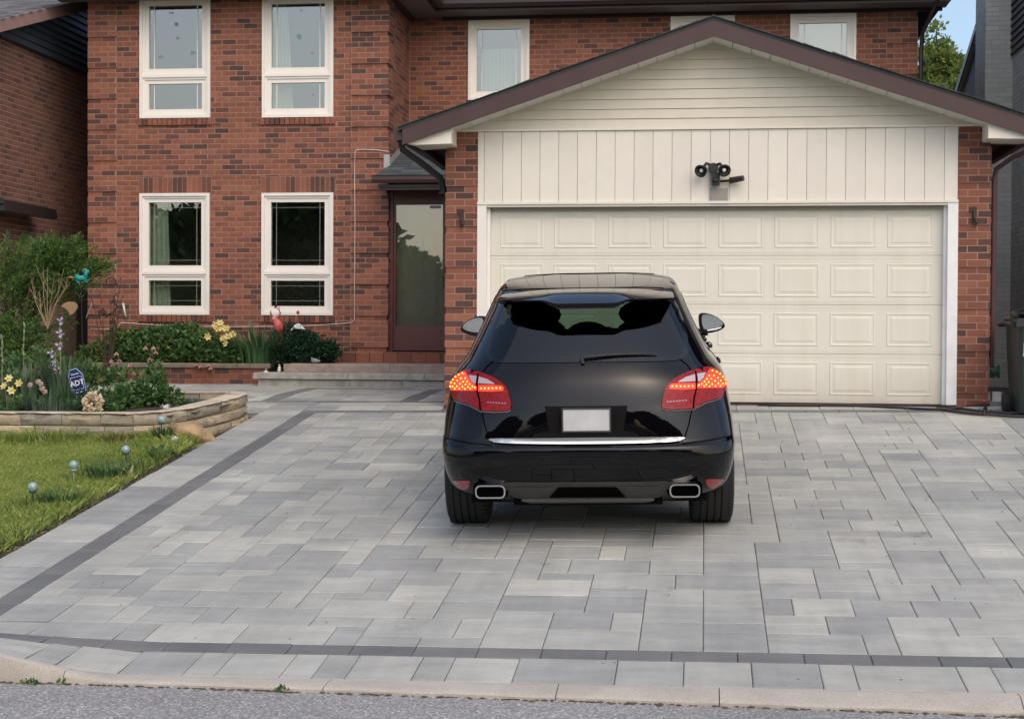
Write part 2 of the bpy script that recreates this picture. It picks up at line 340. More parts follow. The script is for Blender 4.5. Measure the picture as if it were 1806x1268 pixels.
# kerb, in cast lengths with open joints
def kerb():
    k = thing('kerb', None, None, (0, 0, 0)); setp(k, kind='structure')
    cuts = [-12, -8, -4.9, -3.35, -1.98, -0.80, 0.005, 1.455, 3.0, 4.6, 6.2, 9]
    def top(x): return ROADZ+0.028+0.155*sstep(-3.05, -4.05, x)
    for a, c in zip(cuts, cuts[1:]):
        b = MB(); n = max(2, int((c-a)/0.12)); a += .0025; c -= .0025; V = []; F = []; m = 7
        for i in range(n+1):
            x = a+(c-a)*i/n; t = top(x); bk = gz(x, KERB_B)+.004; wob = .007*math.sin(x*9)+.006*math.sin(x*23+1)+.004*math.sin(x*61)
            lip = min(.02, (t-ROADZ)*.4)
            V += [(x, KERB_F+wob, ROADZ-.1), (x, KERB_F+wob, ROADZ+(t-ROADZ)*.5), (x, KERB_F+.012+wob, t-lip*.4), (x, KERB_F+.035+wob, t), (x, KERB_F+.12, max(t, bk)*.6+bk*.4+.003), (x, KERB_B-.004, bk), (x, KERB_B-.004, ROADZ-.15)]
        for i in range(n):
            for j in range(m-1): F.append((i*m+j, (i+1)*m+j, (i+1)*m+j+1, i*m+j+1))
        F += [tuple(range(m)), tuple(n*m+j for j in range(m-1, -1, -1))]
        b.add(V, F); b.build('kerb_stone', M['kerb'], k, smooth=True, auto=40)
kerb()
# ------------------------------------------------------------------ driveway pavers
drive = thing('driveway', None, None, (0, 0, 0)); setp(drive, kind='structure')
PAV = []                                    # x0, x1, y0, y1, dark
U = 0.1755
def tile_field(x0, x1, y0, y1, inside=None):
    nx = int(round((x1-x0)/U)); ny = int(round((y1-y0)/U)); ux = (x1-x0)/nx; uy = (y1-y0)/ny
    occ = [[False]*nx for _ in range(ny)]
    for j in range(ny):
        for i in range(nx):
            if occ[j][i]: continue
            opts = [(2, 2)]*6+[(2, 1)]*3+[(3, 2)]*4+[(1, 2)]*2+[(3, 1)]
            random.shuffle(opts)
            for (a, c) in opts+[(1, 1)]:
                if i+a > nx or j+c > ny: continue
                if any(occ[j+q][i+p] for p in range(a) for q in range(c)): continue
                if (a, c) == (1, 1):
                    pass
                for p in range(a):
                    for q in range(c): occ[j+q][i+p] = True
                PAV.append((x0+i*ux, x0+(i+a)*ux, y0+j*uy, y0+(j+c)*uy, 0)); break
XR = 4.65; XB0, XB1 = -4.45, -4.275; YB0, YB1 = -8.745, -8.57
tile_field(XB1, XR, YB1, -0.50)
x = XB0
while x < XR:                                # dark band along the street, and the light course beyond it
    PAV.append((x, min(XR, x+.3505), YB0, YB1, 1)); x += .3505
x = -4.9
while x < XR:
    d = random.choice([.175, .35, .35, .525, .35]); PAV.append((x, min(XR, x+d), KERB_B+.012, YB0, 0)); x += d
y = YB1
while y < -0.32:                             # dark band along the lawn side, and its light edge course
    PAV.append((XB0, XB1, y, min(-.32, y+.3505), 1)); y += .3505
y = YB0
while y < 0.2:
    d = random.choice([.175, .35, .35, .35, .525]); PAV.append((-4.9, XB0, y, y+d, 0)); y += d
x = XB1
while x < XR: PAV.append((x, min(XR, x+.3505), -.50, -.325, 1)); x += .3505   # band before the garage
x = XB0
while x < -2.92: d = random.choice([.35, .525]); PAV.append((x, min(-2.92, x+d), -.325, .0, 0)); x += d
x = -2.53
while x < 2.55: d = random.choice([.35, .525]); PAV.append((x, min(2.55, x+d), -.325, .06, 0)); x += d
x = 2.55
while x < XR: d = random.choice([.35, .525]); PAV.append((x, min(XR, x+d), -.325, .5, 0)); x += d
# walk to the entry
WX0, WX1, WY0, WY1 = -9.3, -2.95, 0.62, 3.3
x = -5.3
while x < WX1: PAV.append((x, min(WX1, x+.3505), .42, .60, 1)); x += .3505
PAV.append((-4.45, -2.95, .0, .21, 0)); PAV.append((-4.45, -2.95, .21, .42, 0))
tile_field(-9.3, -4.9, -.50, .42); tile_field(-5.0, -3.55, .60, 2.5); tile_field(-3.35, -2.95, .60, 2.5); tile_field(-9.3, -5.2, .60, 3.4)
y = .60
while y < 2.5:
    PAV.append((-5.2, -5.0, y, min(2.5, y+.35), 1)); PAV.append((-3.55, -3.35, y, min(2.5, y+.35), 1)); y += .35
x = -5.2
while x < -2.95: PAV.append((x, min(-2.95, x+.35), 2.5, 2.68, 1)); PAV.append((x, min(-2.95, x+.35), 2.68, 3.0, 0)); x += .35
_pm = {}
def pav_mesh(w, d, dark):
    k = (round(w, 3), round(d, 3), dark)
    if k in _pm: return _pm[k]
    hw, hd = w/2-.0022, d/2-.0022; c = .005; me = bpy.data.meshes.new('paver')
    V = [(-hw,-hd,-.05),(hw,-hd,-.05),(hw,hd,-.05),(-hw,hd,-.05),(-hw,-hd,-c*.7),(hw,-hd,-c*.7),(hw,hd,-c*.7),(-hw,hd,-c*.7),(-hw+c,-hd+c,0),(hw-c,-hd+c,0),(hw-c,hd-c,0),(-hw+c,hd-c,0)]
    F = [(0,1,5,4),(1,2,6,5),(2,3,7,6),(3,0,4,7),(4,5,9,8),(5,6,10,9),(6,7,11,10),(7,4,8,11),(8,9,10,11)]
    me.from_pydata(V, [], F); me.materials.append(M['dpaver' if dark else 'paver']); _pm[k] = me; return me
def place_pavers():
    items = []
    for (x0, x1, y0, y1, dk) in PAV:
        if x1-x0 < .03 or y1-y0 < .03: continue
        cx, cy = (x0+x1)/2, (y0+y1)/2; z = gz(cx, cy); px, py, dz = project((cx, cy, z))
        vis = -60 < px < 1866 and py < 1300
        hid = (760 < px < 1300 and py < 900 and cy > -5.3 and cx < 1.0) or (cy > .1 and px < 330)
        area = (x1-x0)*(y1-y0)/dz**3 if vis and not hid else 0
        items.append((area, x0, x1, y0, y1, dk, z))
    items.sort(key=lambda t: -t[0]); rest = {0: MB(), 1: MB()}
    for i, (a, x0, x1, y0, y1, dk, z) in enumerate(items):
        cx, cy = (x0+x1)/2, (y0+y1)/2; e = .05
        sx = (gz(cx+e, cy)-gz(cx-e, cy))/(2*e); sy = (gz(cx, cy+e)-gz(cx, cy-e))/(2*e)
        n = Vector((-sx+random.gauss(0, .002), -sy+random.gauss(0, .002), 1)).normalized(); X = Vector((1, random.gauss(0, .002), sx)).normalized(); Y = n.cross(X).normalized(); X = Y.cross(n)
        mw = Matrix(((X.x, Y.x, n.x, cx), (X.y, Y.y, n.y, cy), (X.z, Y.z, n.z, z+random.gauss(0, .0012)), (0, 0, 0, 1)))
        me = pav_mesh(x1-x0, y1-y0, dk)
        if i < 300:
            o = link('paver', me, drive); o.matrix_world = mw
        else:
            rest[dk].add([mw @ v.co for v in me.vertices], [tuple(p.vertices) for p in me.polygons])
    for dk in (0, 1): setp(rest[dk].build('paver', M['dpaver' if dk else 'paver'], drive), kind='stuff')
    b = MB(); V = []; F = []; xs = [-9.4]+[-4.9+.16*i for i in range(60)]; ys = [-9.14+.12*i for i in range(73)]+[-.42, -.1, .1, .6, 1.5, 3.4]
    for y in ys:
        for x in xs: xx = max(x, -4.9) if y < -.45 else x; V.append((xx, y, gz(xx, y)-.010))
    n = len(xs)
    for j in range(len(ys)-1):
        for i in range(n-1): F.append((j*n+i, j*n+i+1, (j+1)*n+i+1, (j+1)*n+i))
    b.add(V, F); b.build('joint_sand', M['bedding'], drive)
place_pavers()
# ------------------------------------------------------------------ brickwork
CRS = 0.0738
class Bricks:
    """collects bricks of one building; the ones that show largest become parts of their own, the rest one part"""
    def __init__(s): s.b = []
    def wall(s, u0, u1, z0, z1, fr, openings=(), quoin=(), L=.1965, J=.013, off=.003, zref=0.0, prio=1.0, ext=(0, 0)):
        u0_, u1_ = u0, u1
        r0 = math.floor((z0-zref)/CRS); r1 = math.ceil((z1-zref)/CRS)
        for r in range(r0, r1):
            za, zb = zref+r*CRS+.0062, zref+(r+1)*CRS-.0062
            za_, zb_ = max(za, z0), min(zb, z1)
            if zb_-za_ < .012: continue
            u0, u1 = (u0_-ext[0], u1_+ext[1]) if r % 6 else (u0_, u1_)
            u = u0_-((r % 2)*.105)-.0
            segs = []
            while u < u1:
                a, c = (u0 if u <= u0_ else u), min(u+L, u1)
                if u1-c < .03: c = u1
                for (qa, qb, qd) in quoin:           # a brick never bridges the edge of a quoin block
                    for e_ in (qa, qb):
                        if a+.02 < e_ < c-.02: segs.append((a, e_-.006)); a = e_+.006
                if c-a > .02: segs.append((a, c))
                u += L+J
            for (a, c) in segs:
                parts = [(a, c, za_, zb_)]
                for (oa, ob, oza, ozb) in openings:
                    np_ = []
                    for (p, q, e, f) in parts:
                        if q <= oa or p >= ob or f <= oza or e >= ozb: np_.append((p, q, e, f)); continue
                        if e < oza-.012: np_.append((p, q, e, oza-.003))
                        if f > ozb+.012: np_.append((p, q, ozb+.003, f))
                        e2, f2 = max(e, oza), min(f, ozb)
                        if f2-e2 > .012:
                            if oa-p > .02: np_.append((p, oa-.004, e2, f2))
                            if q-ob > .02: np_.append((ob+.004, q, e2, f2))
                    parts = np_
                for (p, q, e, f) in parts:
                    d = off+random.uniform(-.001, .001)
                    for (qa, qb, qd) in quoin:
                        if p >= qa-.02 and q <= qb+.02 and (r % 6) != 0: d += qd
                    s.b.append((fr, p, q, e, f, d, prio))
    def soldier(s, u0, u1, z0, z1, fr, n, off=.004, prio=1.0):
        w_ = (u1-u0)/n
        for i in range(n): s.b.append((fr, u0+i*w_+.005, u0+(i+1)*w_-.005, z0+.004, z1-.004, off+random.uniform(-.002, .002), prio))
    def finish(s, parent, mat, limit):
        def frame(fr):
            k, c = fr
            if k == 'f': return (Vector((1,0,0)), Vector((0,-1,0)), lambda u, z, n: Vector((u, c-n, z)))     # faces the street
            if k == 'r': return (Vector((0,1,0)), Vector((1,0,0)), lambda u, z, n: Vector((c+n, u, z)))      # faces +X
            return (Vector((0,1,0)), Vector((-1,0,0)), lambda u, z, n: Vector((c-n, u, z)))                   # faces -X
        DEP = .05; lst = []
        for (fr, p, q, e, f, d, pr) in s.b:
            U_, N_, P = frame(fr); c = P((p+q)/2, (e+f)/2, d-DEP/2); px, py, dz = project(c)
            g = abs(N_.dot((c-CAMP).normalized()))
            a = (q-p)*(f-e)*g/dz**2*pr if (-10 < px < 1816 and -10 < py < 1278) else 0
            lst.append((a, c, U_, N_, (q-p)/2, (f-e)/2))
        lst.sort(key=lambda t: -t[0]); rest = MB(); Z = Vector((0, 0, 1))
        me = bpy.data.meshes.new('brick'); b = MB(); b.box(-1, 1, -1, 1, -1, 1); me.from_pydata(b.v, [], b.f); me.materials.append(mat)
        for i, (a, c, U_, N_, hu, hz) in enumerate(lst):
            if i < limit:
                o = link('brick', me, parent); o.location = c-wl(parent)
                o.rotation_euler = (0, 0, 0 if abs(U_.x) > .5 else math.pi/2); o.scale = (hu, DEP/2, hz)
            else: rest.obox(c, (U_, N_, Z), hu, DEP/2, hz)
        if rest.v: setp(rest.build('brick', mat, parent), kind='stuff')
def wall_quads(b, u0, u1, z0, z1, fr, openings=()):
    k, c = fr; us = sorted(set([u0, u1]+[v for o in openings for v in o[:2]])); zs = sorted(set([z0, z1]+[v for o in openings for v in o[2:]]))
    P = (lambda u, z: (u, c, z)) if k == 'f' else (lambda u, z: (c, u, z))
    for a, a2 in zip(us, us[1:]):
        for e, e2 in zip(zs, zs[1:]):
            if any(o[0]-1e-6 <= a and a2 <= o[1]+1e-6 and o[2]-1e-6 <= e and e2 <= o[3]+1e-6 for o in openings): continue
            b.quad(P(a, e), P(a2, e), P(a2, e2), P(a, e2))
# ------------------------------------------------------------------ the brick house
BY, MY, GX = 4.5, 6.1, 2.9                  # bay front, main front, garage half width
SOF = 5.465
house = thing('brick_house', 'two storey red brick house with white windows and a cream double garage', 'house', (0, 0, 0))
WINS = [(-8.121, -7.085, .98, 2.715), (-6.322, -5.283, .98, 2.71), (-8.121, -7.078, 3.785, 5.52), (-6.320, -5.288, 3.775, 5.51)]
MWINS = [(-3.612, -2.690, 4.225, 5.41), (-.597, .338, 4.225, 5.41), (1.142, 2.086, 4.225, 5.41)]
bw = Bricks()
op_b = [tuple(o) for o in WINS]+[(o[0]-.02, o[1]+.02, o[3], o[3]+.235) for o in WINS[:2]]+[(o[0]-.03, o[1]+.03, o[2]-.105, o[2]) for o in WINS]
fb = ('f', BY); fm = ('f', MY); XL, XS = -8.895, -4.512
bw.wall(XL, XS, 0, SOF, fb, op_b, [(XL, XL+.43, .022), (XS-.52, XS+.024, .024)], zref=.02, ext=(0, .024))
for o in WINS[:2]: bw.soldier(o[0]-.02, o[1]+.02, o[3]+.003, o[3]+.232, fb, 15)
for o in WINS: bw.soldier(o[0]-.03, o[1]+.03, o[2]-.103, o[2]-.006, fb, 15, off=.035)
bw.wall(BY+.025, MY, .45, SOF, ('r', XS), (), [(BY, BY+.34, .024)], zref=.02)
bw.wall(XS+.02, 2.95, 2.95, SOF, fm, MWINS, [(2.52, 2.97, .02)], zref=.02)
# garage piers
gp = ('f', -.12)
bw.wall(-2.897, -2.552, -.05, 2.955, gp, (), [(-2.93, -2.55, .016)], zref=.07, prio=9, ext=(.012, 0))
bw.wall(2.572, 2.897, -.02, 2.955, gp, (), [(2.57, 2.94, .016)], zref=.07, prio=9, ext=(0, .015))
bw.wall(-.115, 6.0, -.02, 2.6, ('l', -2.893), (), zref=.07)
bw.wall(-.115, 6.0, -.02, 2.6, ('r', 2.900), (), zref=.07)
bw.finish(house, M['brick'], 300)
cw = MB()
opq = [tuple(o) for o in WINS]
wall_quads(cw, XL, XS, -.1, SOF+.2, fb, opq); wall_quads(cw, BY, MY, 0, SOF+.2, ('r', XS)); wall_quads(cw, BY, 14, -.1, SOF+.2, ('r', XL))
wall_quads(cw, XS, 2.94, 2.3, SOF+.2, fm, [tuple(o) for o in MWINS]); wall_quads(cw, MY, 14, 0, SOF+.2, ('r', 2.94))
cw.box(-2.893, -2.553, -.12, .1, -.08, 2.96); cw.box(2.573, 2.90, -.12, .1, -.08, 2.96)
cw.box(-2.893, -2.80, .1, MY, -.08, 2.9); cw.box(2.80, 2.90, .1, MY, -.08, 2.9)
cw.quad((XL, 14, -.1), (2.94, 14, -.1), (2.94, 14, SOF+.2), (XL, 14, SOF+.2))
def quoin_core(u0, u1, z0, z1, fr, qd, zref):
    for r in range(math.floor((z0-zref)/CRS), math.ceil((z1-zref)/CRS)):
        if r % 6 == 0: continue
        za, zb = max(z0, zref+r*CRS-(.002 if r % 6 == 1 else 0)), min(z1, zref+(r+1)*CRS)
        if zb-za < .02: continue
        k, c = fr
        if k == 'f': cw.box(u0, u1, c-qd, c+.01, za, zb)
        else: cw.box(c-.01, c+qd, u0, u1, za, zb)
for a_ in ((XL, XL+.43, 0, SOF, fb, .022, .02), (XS-.52, XS+.018, 0, SOF, fb, .024, .02), (BY-.018, BY+.34, .47, SOF, ('r', XS), .024, .02), (2.52, 2.96, 2.95, SOF, fm, .02, .02), (-2.902, -2.553, -.05, 2.955, gp, .016, .07), (2.573, 2.906, -.02, 2.955, gp, .016, .07)): quoin_core(*a_)
cw.build('wall', M['mortar'], house)
# windows
def curve_frame(b, x0, x1, z0, z1, t, y0, y1, t2=None):
    t2 = t2 or t
    b.box(x0, x0+t, y0, y1, z0, z1); b.box(x1-t, x1, y0, y1, z0, z1); b.box(x0+t, x1-t, y0, y1, z1-t2, z1); b.box(x0+t, x1-t, y0, y1, z0, z0+t2)
def window(o, Y, lower=True, bars='v', mun='muntin'):
    x0, x1, z0, z1 = o; b = MB()
    curve_frame(b, x0, x1, z0, z1, .042, Y-.035, Y+.12); wn = b.build('window', M['white'], house)
    split = z0+(z1-z0)*.345 if lower else None
    def sash(a0, a1, c0, c1):
        s_ = MB(); curve_frame(s_, a0, a1, c0, c1, .032, Y-.012, Y+.10)
        curve_frame(s_, a0+.032, a1-.032, c0+.032, c1-.032, .055, Y+.004, Y+.08); s_.build('sash', M['white'], wn)
        g0, g1, h0, h1 = a0+.087, a1-.087, c0+.087, c1-.087
        p = MB(); p.box(g0-.01, g1+.01, Y+.035, Y+.039, h0-.01, h1+.01); p.build('pane', M['glass'], wn)
        q = MB(); t = .0055 if mun == 'muntin' else .0028
        if 'v' in bars:
            for xx in (g0+.075, g1-.075): q.box(xx-t, xx+t, Y+.026, Y+.034, h0, h1)
        if 'h' in bars:
            for zz in (h0+.075, h1-.075): q.box(g0, g1, Y+.022, Y+.0255, zz-t*.8, zz+t*.8)
        q.build('muntin', M[mun], wn)
    if lower:
        b = MB(); b.box(x0+.042, x1-.042, Y-.03, Y+.12, split-.02, split+.02); b.build('transom_bar', M['white'], wn)
        sash(x0+.042, x1-.042, z0+.042, split-.02); sash(x0+.042, x1-.042, split+.02, z1-.042)
    else: sash(x0+.042, x1-.042, z0+.042, z1-.042)
    r_ = MB(); a0, a1, d, e0, e1 = x0-.5, x1+.5, Y+1.6, z0-.5, z1+.3; yy = Y+.125
    for (p, q2, s2, t2) in (((a0,d,e0),(a1,d,e0),(a1,d,e1),(a0,d,e1)), ((a0,yy,e0),(a0,d,e0),(a0,d,e1),(a0,yy,e1)), ((a1,yy,e0),(a1,d,e0),(a1,d,e1),(a1,yy,e1)), ((a0,yy,e0),(a1,yy,e0),(a1,d,e0),(a0,d,e0)), ((a0,yy,e1),(a1,yy,e1),(a1,d,e1),(a0,d,e1))):
        r_.quad(p, q2, s2, t2)
    r_.build('room_lining', M['room'], wn); return wn
for i, o in enumerate(WINS): w_ = window(o, BY, True, 'v' if i > 1 else 'vh', 'muntin' if i > 1 else 'muntin_d'); WINS[i] = (o, w_)
for i, o in enumerate(MWINS): MWINS[i] = (o, window(o, MY, False, 'v'))
# decals stuck on the panes
def sticker(win, Y, shapes, mat):
    for (x, z, r_, k) in shapes:
        b = MB(); r_ *= .8; n = 14 if k == 'o' else 9
        P = [(x+r_*(1 if k == 'o' or j % 2 == 0 else .45)*math.cos(2*math.pi*j/n+.3), z+r_*(1 if k == 'o' or j % 2 == 0 else .45)*math.sin(2*math.pi*j/n+.3)) for j in range(n)]
        b.prism(P, Y+.0318, Y+.0334)
        b.build('sticker', mat, win)
ST1 = simple('pale_teal_decal', (0.17, 0.25, 0.24), 0.5); ST2 = simple('pale_decal', (0.25, 0.27, 0.26), 0.5); ST3 = simple('bright_teal_decal', (0.14, 0.33, 0.29), 0.5)
sticker(WINS[2][1], BY, [(-7.60, 5.13, .035, 'o'), (-7.58, 4.93, .035, 's'), (-7.36, 4.72, .055, 's'), (-7.83, 4.67, .05, 's')], ST1)
sticker(WINS[2][1], BY, [(-7.36, 4.53, .018, 'o'), (-7.66, 5.29, .03, 's'), (-7.70, 5.292, .02, 's')], ST2)
sticker(WINS[3][1], BY, [(-5.80, 4.92, .045, 'o')], ST3); sticker(WINS[3][1], BY, [(-5.61, 4.68, .04, 's'), (-5.77, 5.29, .02, 's'), (-5.60, 4.10, .035, 's')], ST2)
# gutters and eaves of the main roof and the bay
def eaves():
    b = MB(); d = .5; t = .015
    b.box(-4.01, 3.35, MY-d, MY, SOF, SOF+t); b.box(XL-.4, -4.01, BY-d, BY, SOF, SOF+t); b.box(XS, -4.01, BY, MY, SOF, SOF+t)
    b.build('eave_soffit', simple('grey_brown_soffit', (0.17, 0.155, 0.145), 0.6), house)
    b = MB(); b.box(-4.0, 3.30, MY-.05, MY-.008, SOF-.05, SOF-.002); b.box(XS+.035, XS+.085, BY+.04, MY-.05, SOF-.05, SOF-.002); b.build('eave_shade_strip', M['dbrown'], house)  # dark strips drawn in for the shade where soffit meets wall
    b = MB(); f = [(0, 0), (.02, -.002), (.075, -.002), (.105, .05), (.105, .10), (.115, .115), (0, .115)]
    V = [(-4.01, MY-d-a, SOF+.03+c) for a, c in f]+[(3.35, MY-d-a, SOF+.03+c) for a, c in f]; n = len(f)
    b.add(V, [tuple(range(n)), tuple(range(2*n-1, n-1, -1))]+[(i, n+i, n+(i+1) % n, (i+1) % n) for i in range(n)])
    V = [(-4.01+a, BY-d-.1, SOF+.03+c) for a, c in f]+[(-4.01+a, MY-d-.1, SOF+.03+c) for a, c in f]
    b.add(V, [tuple(range(n)), tuple(range(2*n-1, n-1, -1))]+[(i, n+i, n+(i+1) % n, (i+1) % n) for i in range(n)])
    b.build('gutter', M['dbrown'], house)
    b = MB(); b.box(-4.01, 3.35, MY-d-.002, MY-d+.018, SOF-.012, SOF+.16); b.box(-4.03, -4.008, BY-d, MY-d, SOF-.012, SOF+.16); b.box(XL-.4, -4.01, BY-d-.002, BY-d+.018, SOF-.012, SOF+.16); b.build('fascia', M['dbrown'], house)
    b = MB(); rz = SOF+.16
    b.add([(-9.4, 3.95, rz), (-4.0, 3.95, rz), (-4.0, 5.55, rz), (3.4, 5.55, rz), (3.4, 14.4, rz), (-9.4, 14.4, rz), (-6.7, 7.5, rz+1.6), (-6.7, 10, rz+1.9), (0.4, 10, rz+1.9)],
          [(0, 1, 6), (1, 2, 6), (2, 3, 8, 7, 6), (3, 4, 8), (4, 5, 7, 8), (5, 0, 6, 7)]); b.build('roof', M['shingle'], house)
    # downpipe at the right end, with its two bends
    b = MB(); b.tube([(3.17, MY-.53, 5.64), (3.16, MY-.5, 5.46), (3.02, MY-.1, 5.10), (3.0, MY-.09, 4.85), (3.0, MY-.09, 2.9)], .032, 8); b.build('downspout', M['dbrown'], house, smooth=True, auto=50)
eaves()
# ------------------------------------------------------------------ garage front
SL = 1/3.0; RP = 4.062
def garage():
    b = MB()
    for s_ in (-1, 1):
        V = [(0, -.56, RP), (s_*3.36, -.56, RP-3.36*SL), (s_*3.36, MY, RP-3.36*SL), (0, MY, RP)]
        V += [(x, y, z-.03) for x, y, z in V]
        b.add(V, [(0,1,2,3),(7,6,5,4),(0,4,5,1),(1,5,6,2),(2,6,7,3),(3,7,4,0)])
    b.build('roof', M['shingle'], house)
    # ragged front row of shingle tabs on the rake
    b = MB()
    for s_ in (-1, 1):
        k = 0.0
        while k < 3.33:
            d = random.uniform(.12, .2); e = min(3.36, k+d); h = random.uniform(.008, .022)
            V = []
            for (y, dz) in ((-.585, .002), (-.3, .002), (-.3, h), (-.585, h)):
                V += [(s_*k, y, RP-k*SL+dz), (s_*e, y, RP-e*SL+dz*.6)]
            b.add(V, [(0,1,3,2),(2,3,5,4),(4,5,7,6),(6,7,1,0),(0,2,4,6),(1,7,5,3)]); k = e
    b.build('shingle', M['shingle'], house)
    for s_ in (-1, 1):
        b = MB(); xe = 3.31
        V = []
        for y in (-.555, -.527):
            V += [(0, y, RP-.012), (s_*xe, y, RP-.012-xe*SL), (s_*xe, y, RP-.20-xe*SL), (0, y, RP-.20)]
        b.add(V, [(0,1,2,3),(7,6,5,4),(0,4,5,1),(1,5,6,2),(2,6,7,3),(3,7,4,0)]); b.build('fascia', M['fascia'], house)
        # soffit strips between fascia and wall
        k = 0.0; i = 0
        while k < 3.25:
            e = min(k+.2, 3.27); b = MB(); V = []
            for dz in (0, .012):
                V += [(s_*(k+.001), -.526, RP-.192-k*SL+dz), (s_*(e-.005), -.526, RP-.192-e*SL+dz), (s_*(e-.005), -.10, RP-.192-e*SL+dz), (s_*(k+.001), -.10, RP-.192-k*SL+dz)]
            b.add(V, [(0,1,2,3),(7,6,5,4),(0,4,5,1),(1,5,6,2),(2,6,7,3),(3,7,4,0)])
            b.build('soffit_strip', M['soffit'], house); k = e
        b = MB(); b.tube([(s_*.02, -.118, RP-.205), (s_*2.78, -.118, RP-.205-2.76*SL)], .012, 6); b.build('soffit_trim', M['soffit'], house)
        # level box-end return under the eave
        b = MB(); xa = 2.785 if s_ < 0 else 2.81; V = []
        for y in (-.50, -.02):
            V += [(s_*xa, y, 2.945), (s_*3.27, y, RP-.20-3.27*SL+.005), (s_*3.20, y, 2.765), (s_*xa, y, 2.775)]
        b.add(V, [(0,1,2,3),(7,6,5,4),(0,4,5,1),(1,5,6,2),(2,6,7,3),(3,7,4,0)]); b.build('eave_return', M['cream'], house)
        b = MB(); f = [(0, 0), (.02, -.002), (.07, -.002), (.10, .05), (.10, .10), (.11, .112), (0, .112)]; n = len(f); zz = RP-3.31*SL-.14
        V = [(s_*(3.312+a), -.50, zz+c) for a, c in f]+[(s_*(3.312+a), MY-.6, zz+c) for a, c in f]
        b.add(V, [tuple(range(n)), tuple(range(2*n-1, n-1, -1))]+[(i, n+i, n+(i+1) % n, (i+1) % n) for i in range(n)]); b.build('gutter', M['fascia'], house)
    # gable boards
    zl = lambda x: 3.872-.338*abs(x); z = 2.965; k = 0
    while z < 3.86:
        h = .1045; z2 = min(z+h-.002, 3.868); xa = min(2.80, (3.872-z)/.338+.15); xb = max(.02, (3.872-z2)/.338+.12)
        xb = min(xb, xa); b = MB()
        V = [(-xa, -.136, z), (xa, -.136, z), (xb, -.124, z2), (-xb, -.124, z2), (-xa, -.10, z), (xa, -.10, z), (xb, -.10, z2), (-xb, -.10, z2)]
        b.add(V, [(0,1,2,3),(7,6,5,4),(0,4,5,1),(1,5,6,2),(2,6,7,3),(3,7,4,0)]); b.build('siding_board', M['gable'], house); z += h
    b = MB(); b.box(-2.80, 2.82, -.15, -.10, 2.945, 2.966); b.build('drip_edge', M['cream'], house)
    b = MB(); b.prism([(-2.9, 2.9), (2.9, 2.9), (2.9, 3.0), (0, 3.9), (-2.9, 3.0)], -.098, -.06); b.build('gable_backing', M['soffit'], house)
    # upright header boards
    x = -2.552; first = True
    while x < 2.57:
        wd = .072 if first else .2045; first = False; e = min(2.57, x+wd); b = MB()
        b.box(x+.0022, e-.0022, -.128+random.uniform(0, .0015), -.10, 2.178, 2.943); b.build('header_board', M['cream2'], house); x = e
    b = MB(); b.box(-2.552, 2.572, -.100, -.06, 2.17, 2.944); b.build('header_backing', simple('grimy_board', (0.42, 0.37, 0.30), 0.7), house)
    b = MB(); b.box(-2.555, 2.575, -.152, -.09, 2.148, 2.176); b.box(-2.50, 2.52, -.135, -.05, 2.123, 2.147); b.build('head_trim', M['cream'], house)
    for (a, c, m_) in ((-2.552, -2.452, 'white'), (2.468, 2.573, 'jamb')):
        b = MB(); b.box(a, c, -.142, .03, 0.012 if a > 0 else -.05, 2.1475); b.build('door_jamb', M[m_], house)
    for (a, c) in ((-2.4515, -2.42), (2.436, 2.4675)):
        b = MB(); b.box(a, c, -.06, -.008, 0.0, 2.12); b.build('door_stop', M['jamb'], house)
    b = MB(); b.box(-2.4, 2.4, -.07, -.008, 2.095, 2.1225); b.build('top_strip', simple('grey_strip', (0.25, 0.24, 0.22), 0.7), house)  # grey strip along the top edge of the door
    # sectional door
    gd = MB()
    for i in range(4):
        z0 = .012+i*.5285; gd.box(-2.44, 2.46, 0, .045, z0+.002, z0+.5265); gd.box(-2.44, 2.46, -.003, .0, z0+.03, z0+.034); gd.box(-2.44, 2.46, -.003, 0, z0+.495, z0+.499)
    gd = gd.build('garage_door', M['door'], house)
    gb = MB(); gb.box(-2.44, 2.46, .01, .04, -.03, 2.13); gb.build('door_seal', simple('dark_red_seal', (0.045, 0.018, 0.015), 0.7), house)
    hw, hh = .238, .178; rings = [(0, .0), (.005, .0045), (.015, .0045), (.022, .0005), (.040, .0005), (.060, .005)]; V = []; F = []
    for (ins, d) in rings:
        for (a, c) in ((-1, -1), (1, -1), (1, 1), (-1, 1)): V.append((a*(hw-ins), -d, c*(hh-ins)))
    for i in range(len(rings)-1):
        for k in range(4): F.append((i*4+k, i*4+(k+1) % 4, (i+1)*4+(k+1) % 4, (i+1)*4+k))
    F.append(tuple(len(rings)*4-4+k for k in range(4))); me = bpy.data.meshes.new('panel'); me.from_pydata(V, [], F); me.materials.append(M['door'])
    for i in range(4):
        for j in range(8):
            o = link('panel', me, gd); o.location = (.010+(j-3.5)*.5965, -.001, .012+i*.5285+.262)
    # old iron hooks on the piers
    for x in (-2.725, 2.737):
        b = MB(); b.box(x-.022, x+.022, -.15, -.12, 1.92, 2.10); b.box(x-.012, x+.012, -.17, -.15, 1.98, 2.06); b.tube([(x, -.155, 1.99), (x+.02, -.19, 1.93), (x+.005, -.18, 1.88)], .012, 6); b.box(x-.05, x-.02, -.148, -.134, 2.04, 2.10)
        b.build('wall_bracket', simple('rusty_iron', (0.05, 0.03, 0.028), 0.8), house)
    # downspouts of the garage gutters
    b = MB()
    b.tube([(-3.35, -.44, 2.82), (-3.33, -.42, 2.72), (-3.16, -.28, 2.60), (-2.99, -.06, 2.46), (-2.955, -.02, 2.38), (-2.955, -.02, 2.28)], .046, 8, flat=.75)
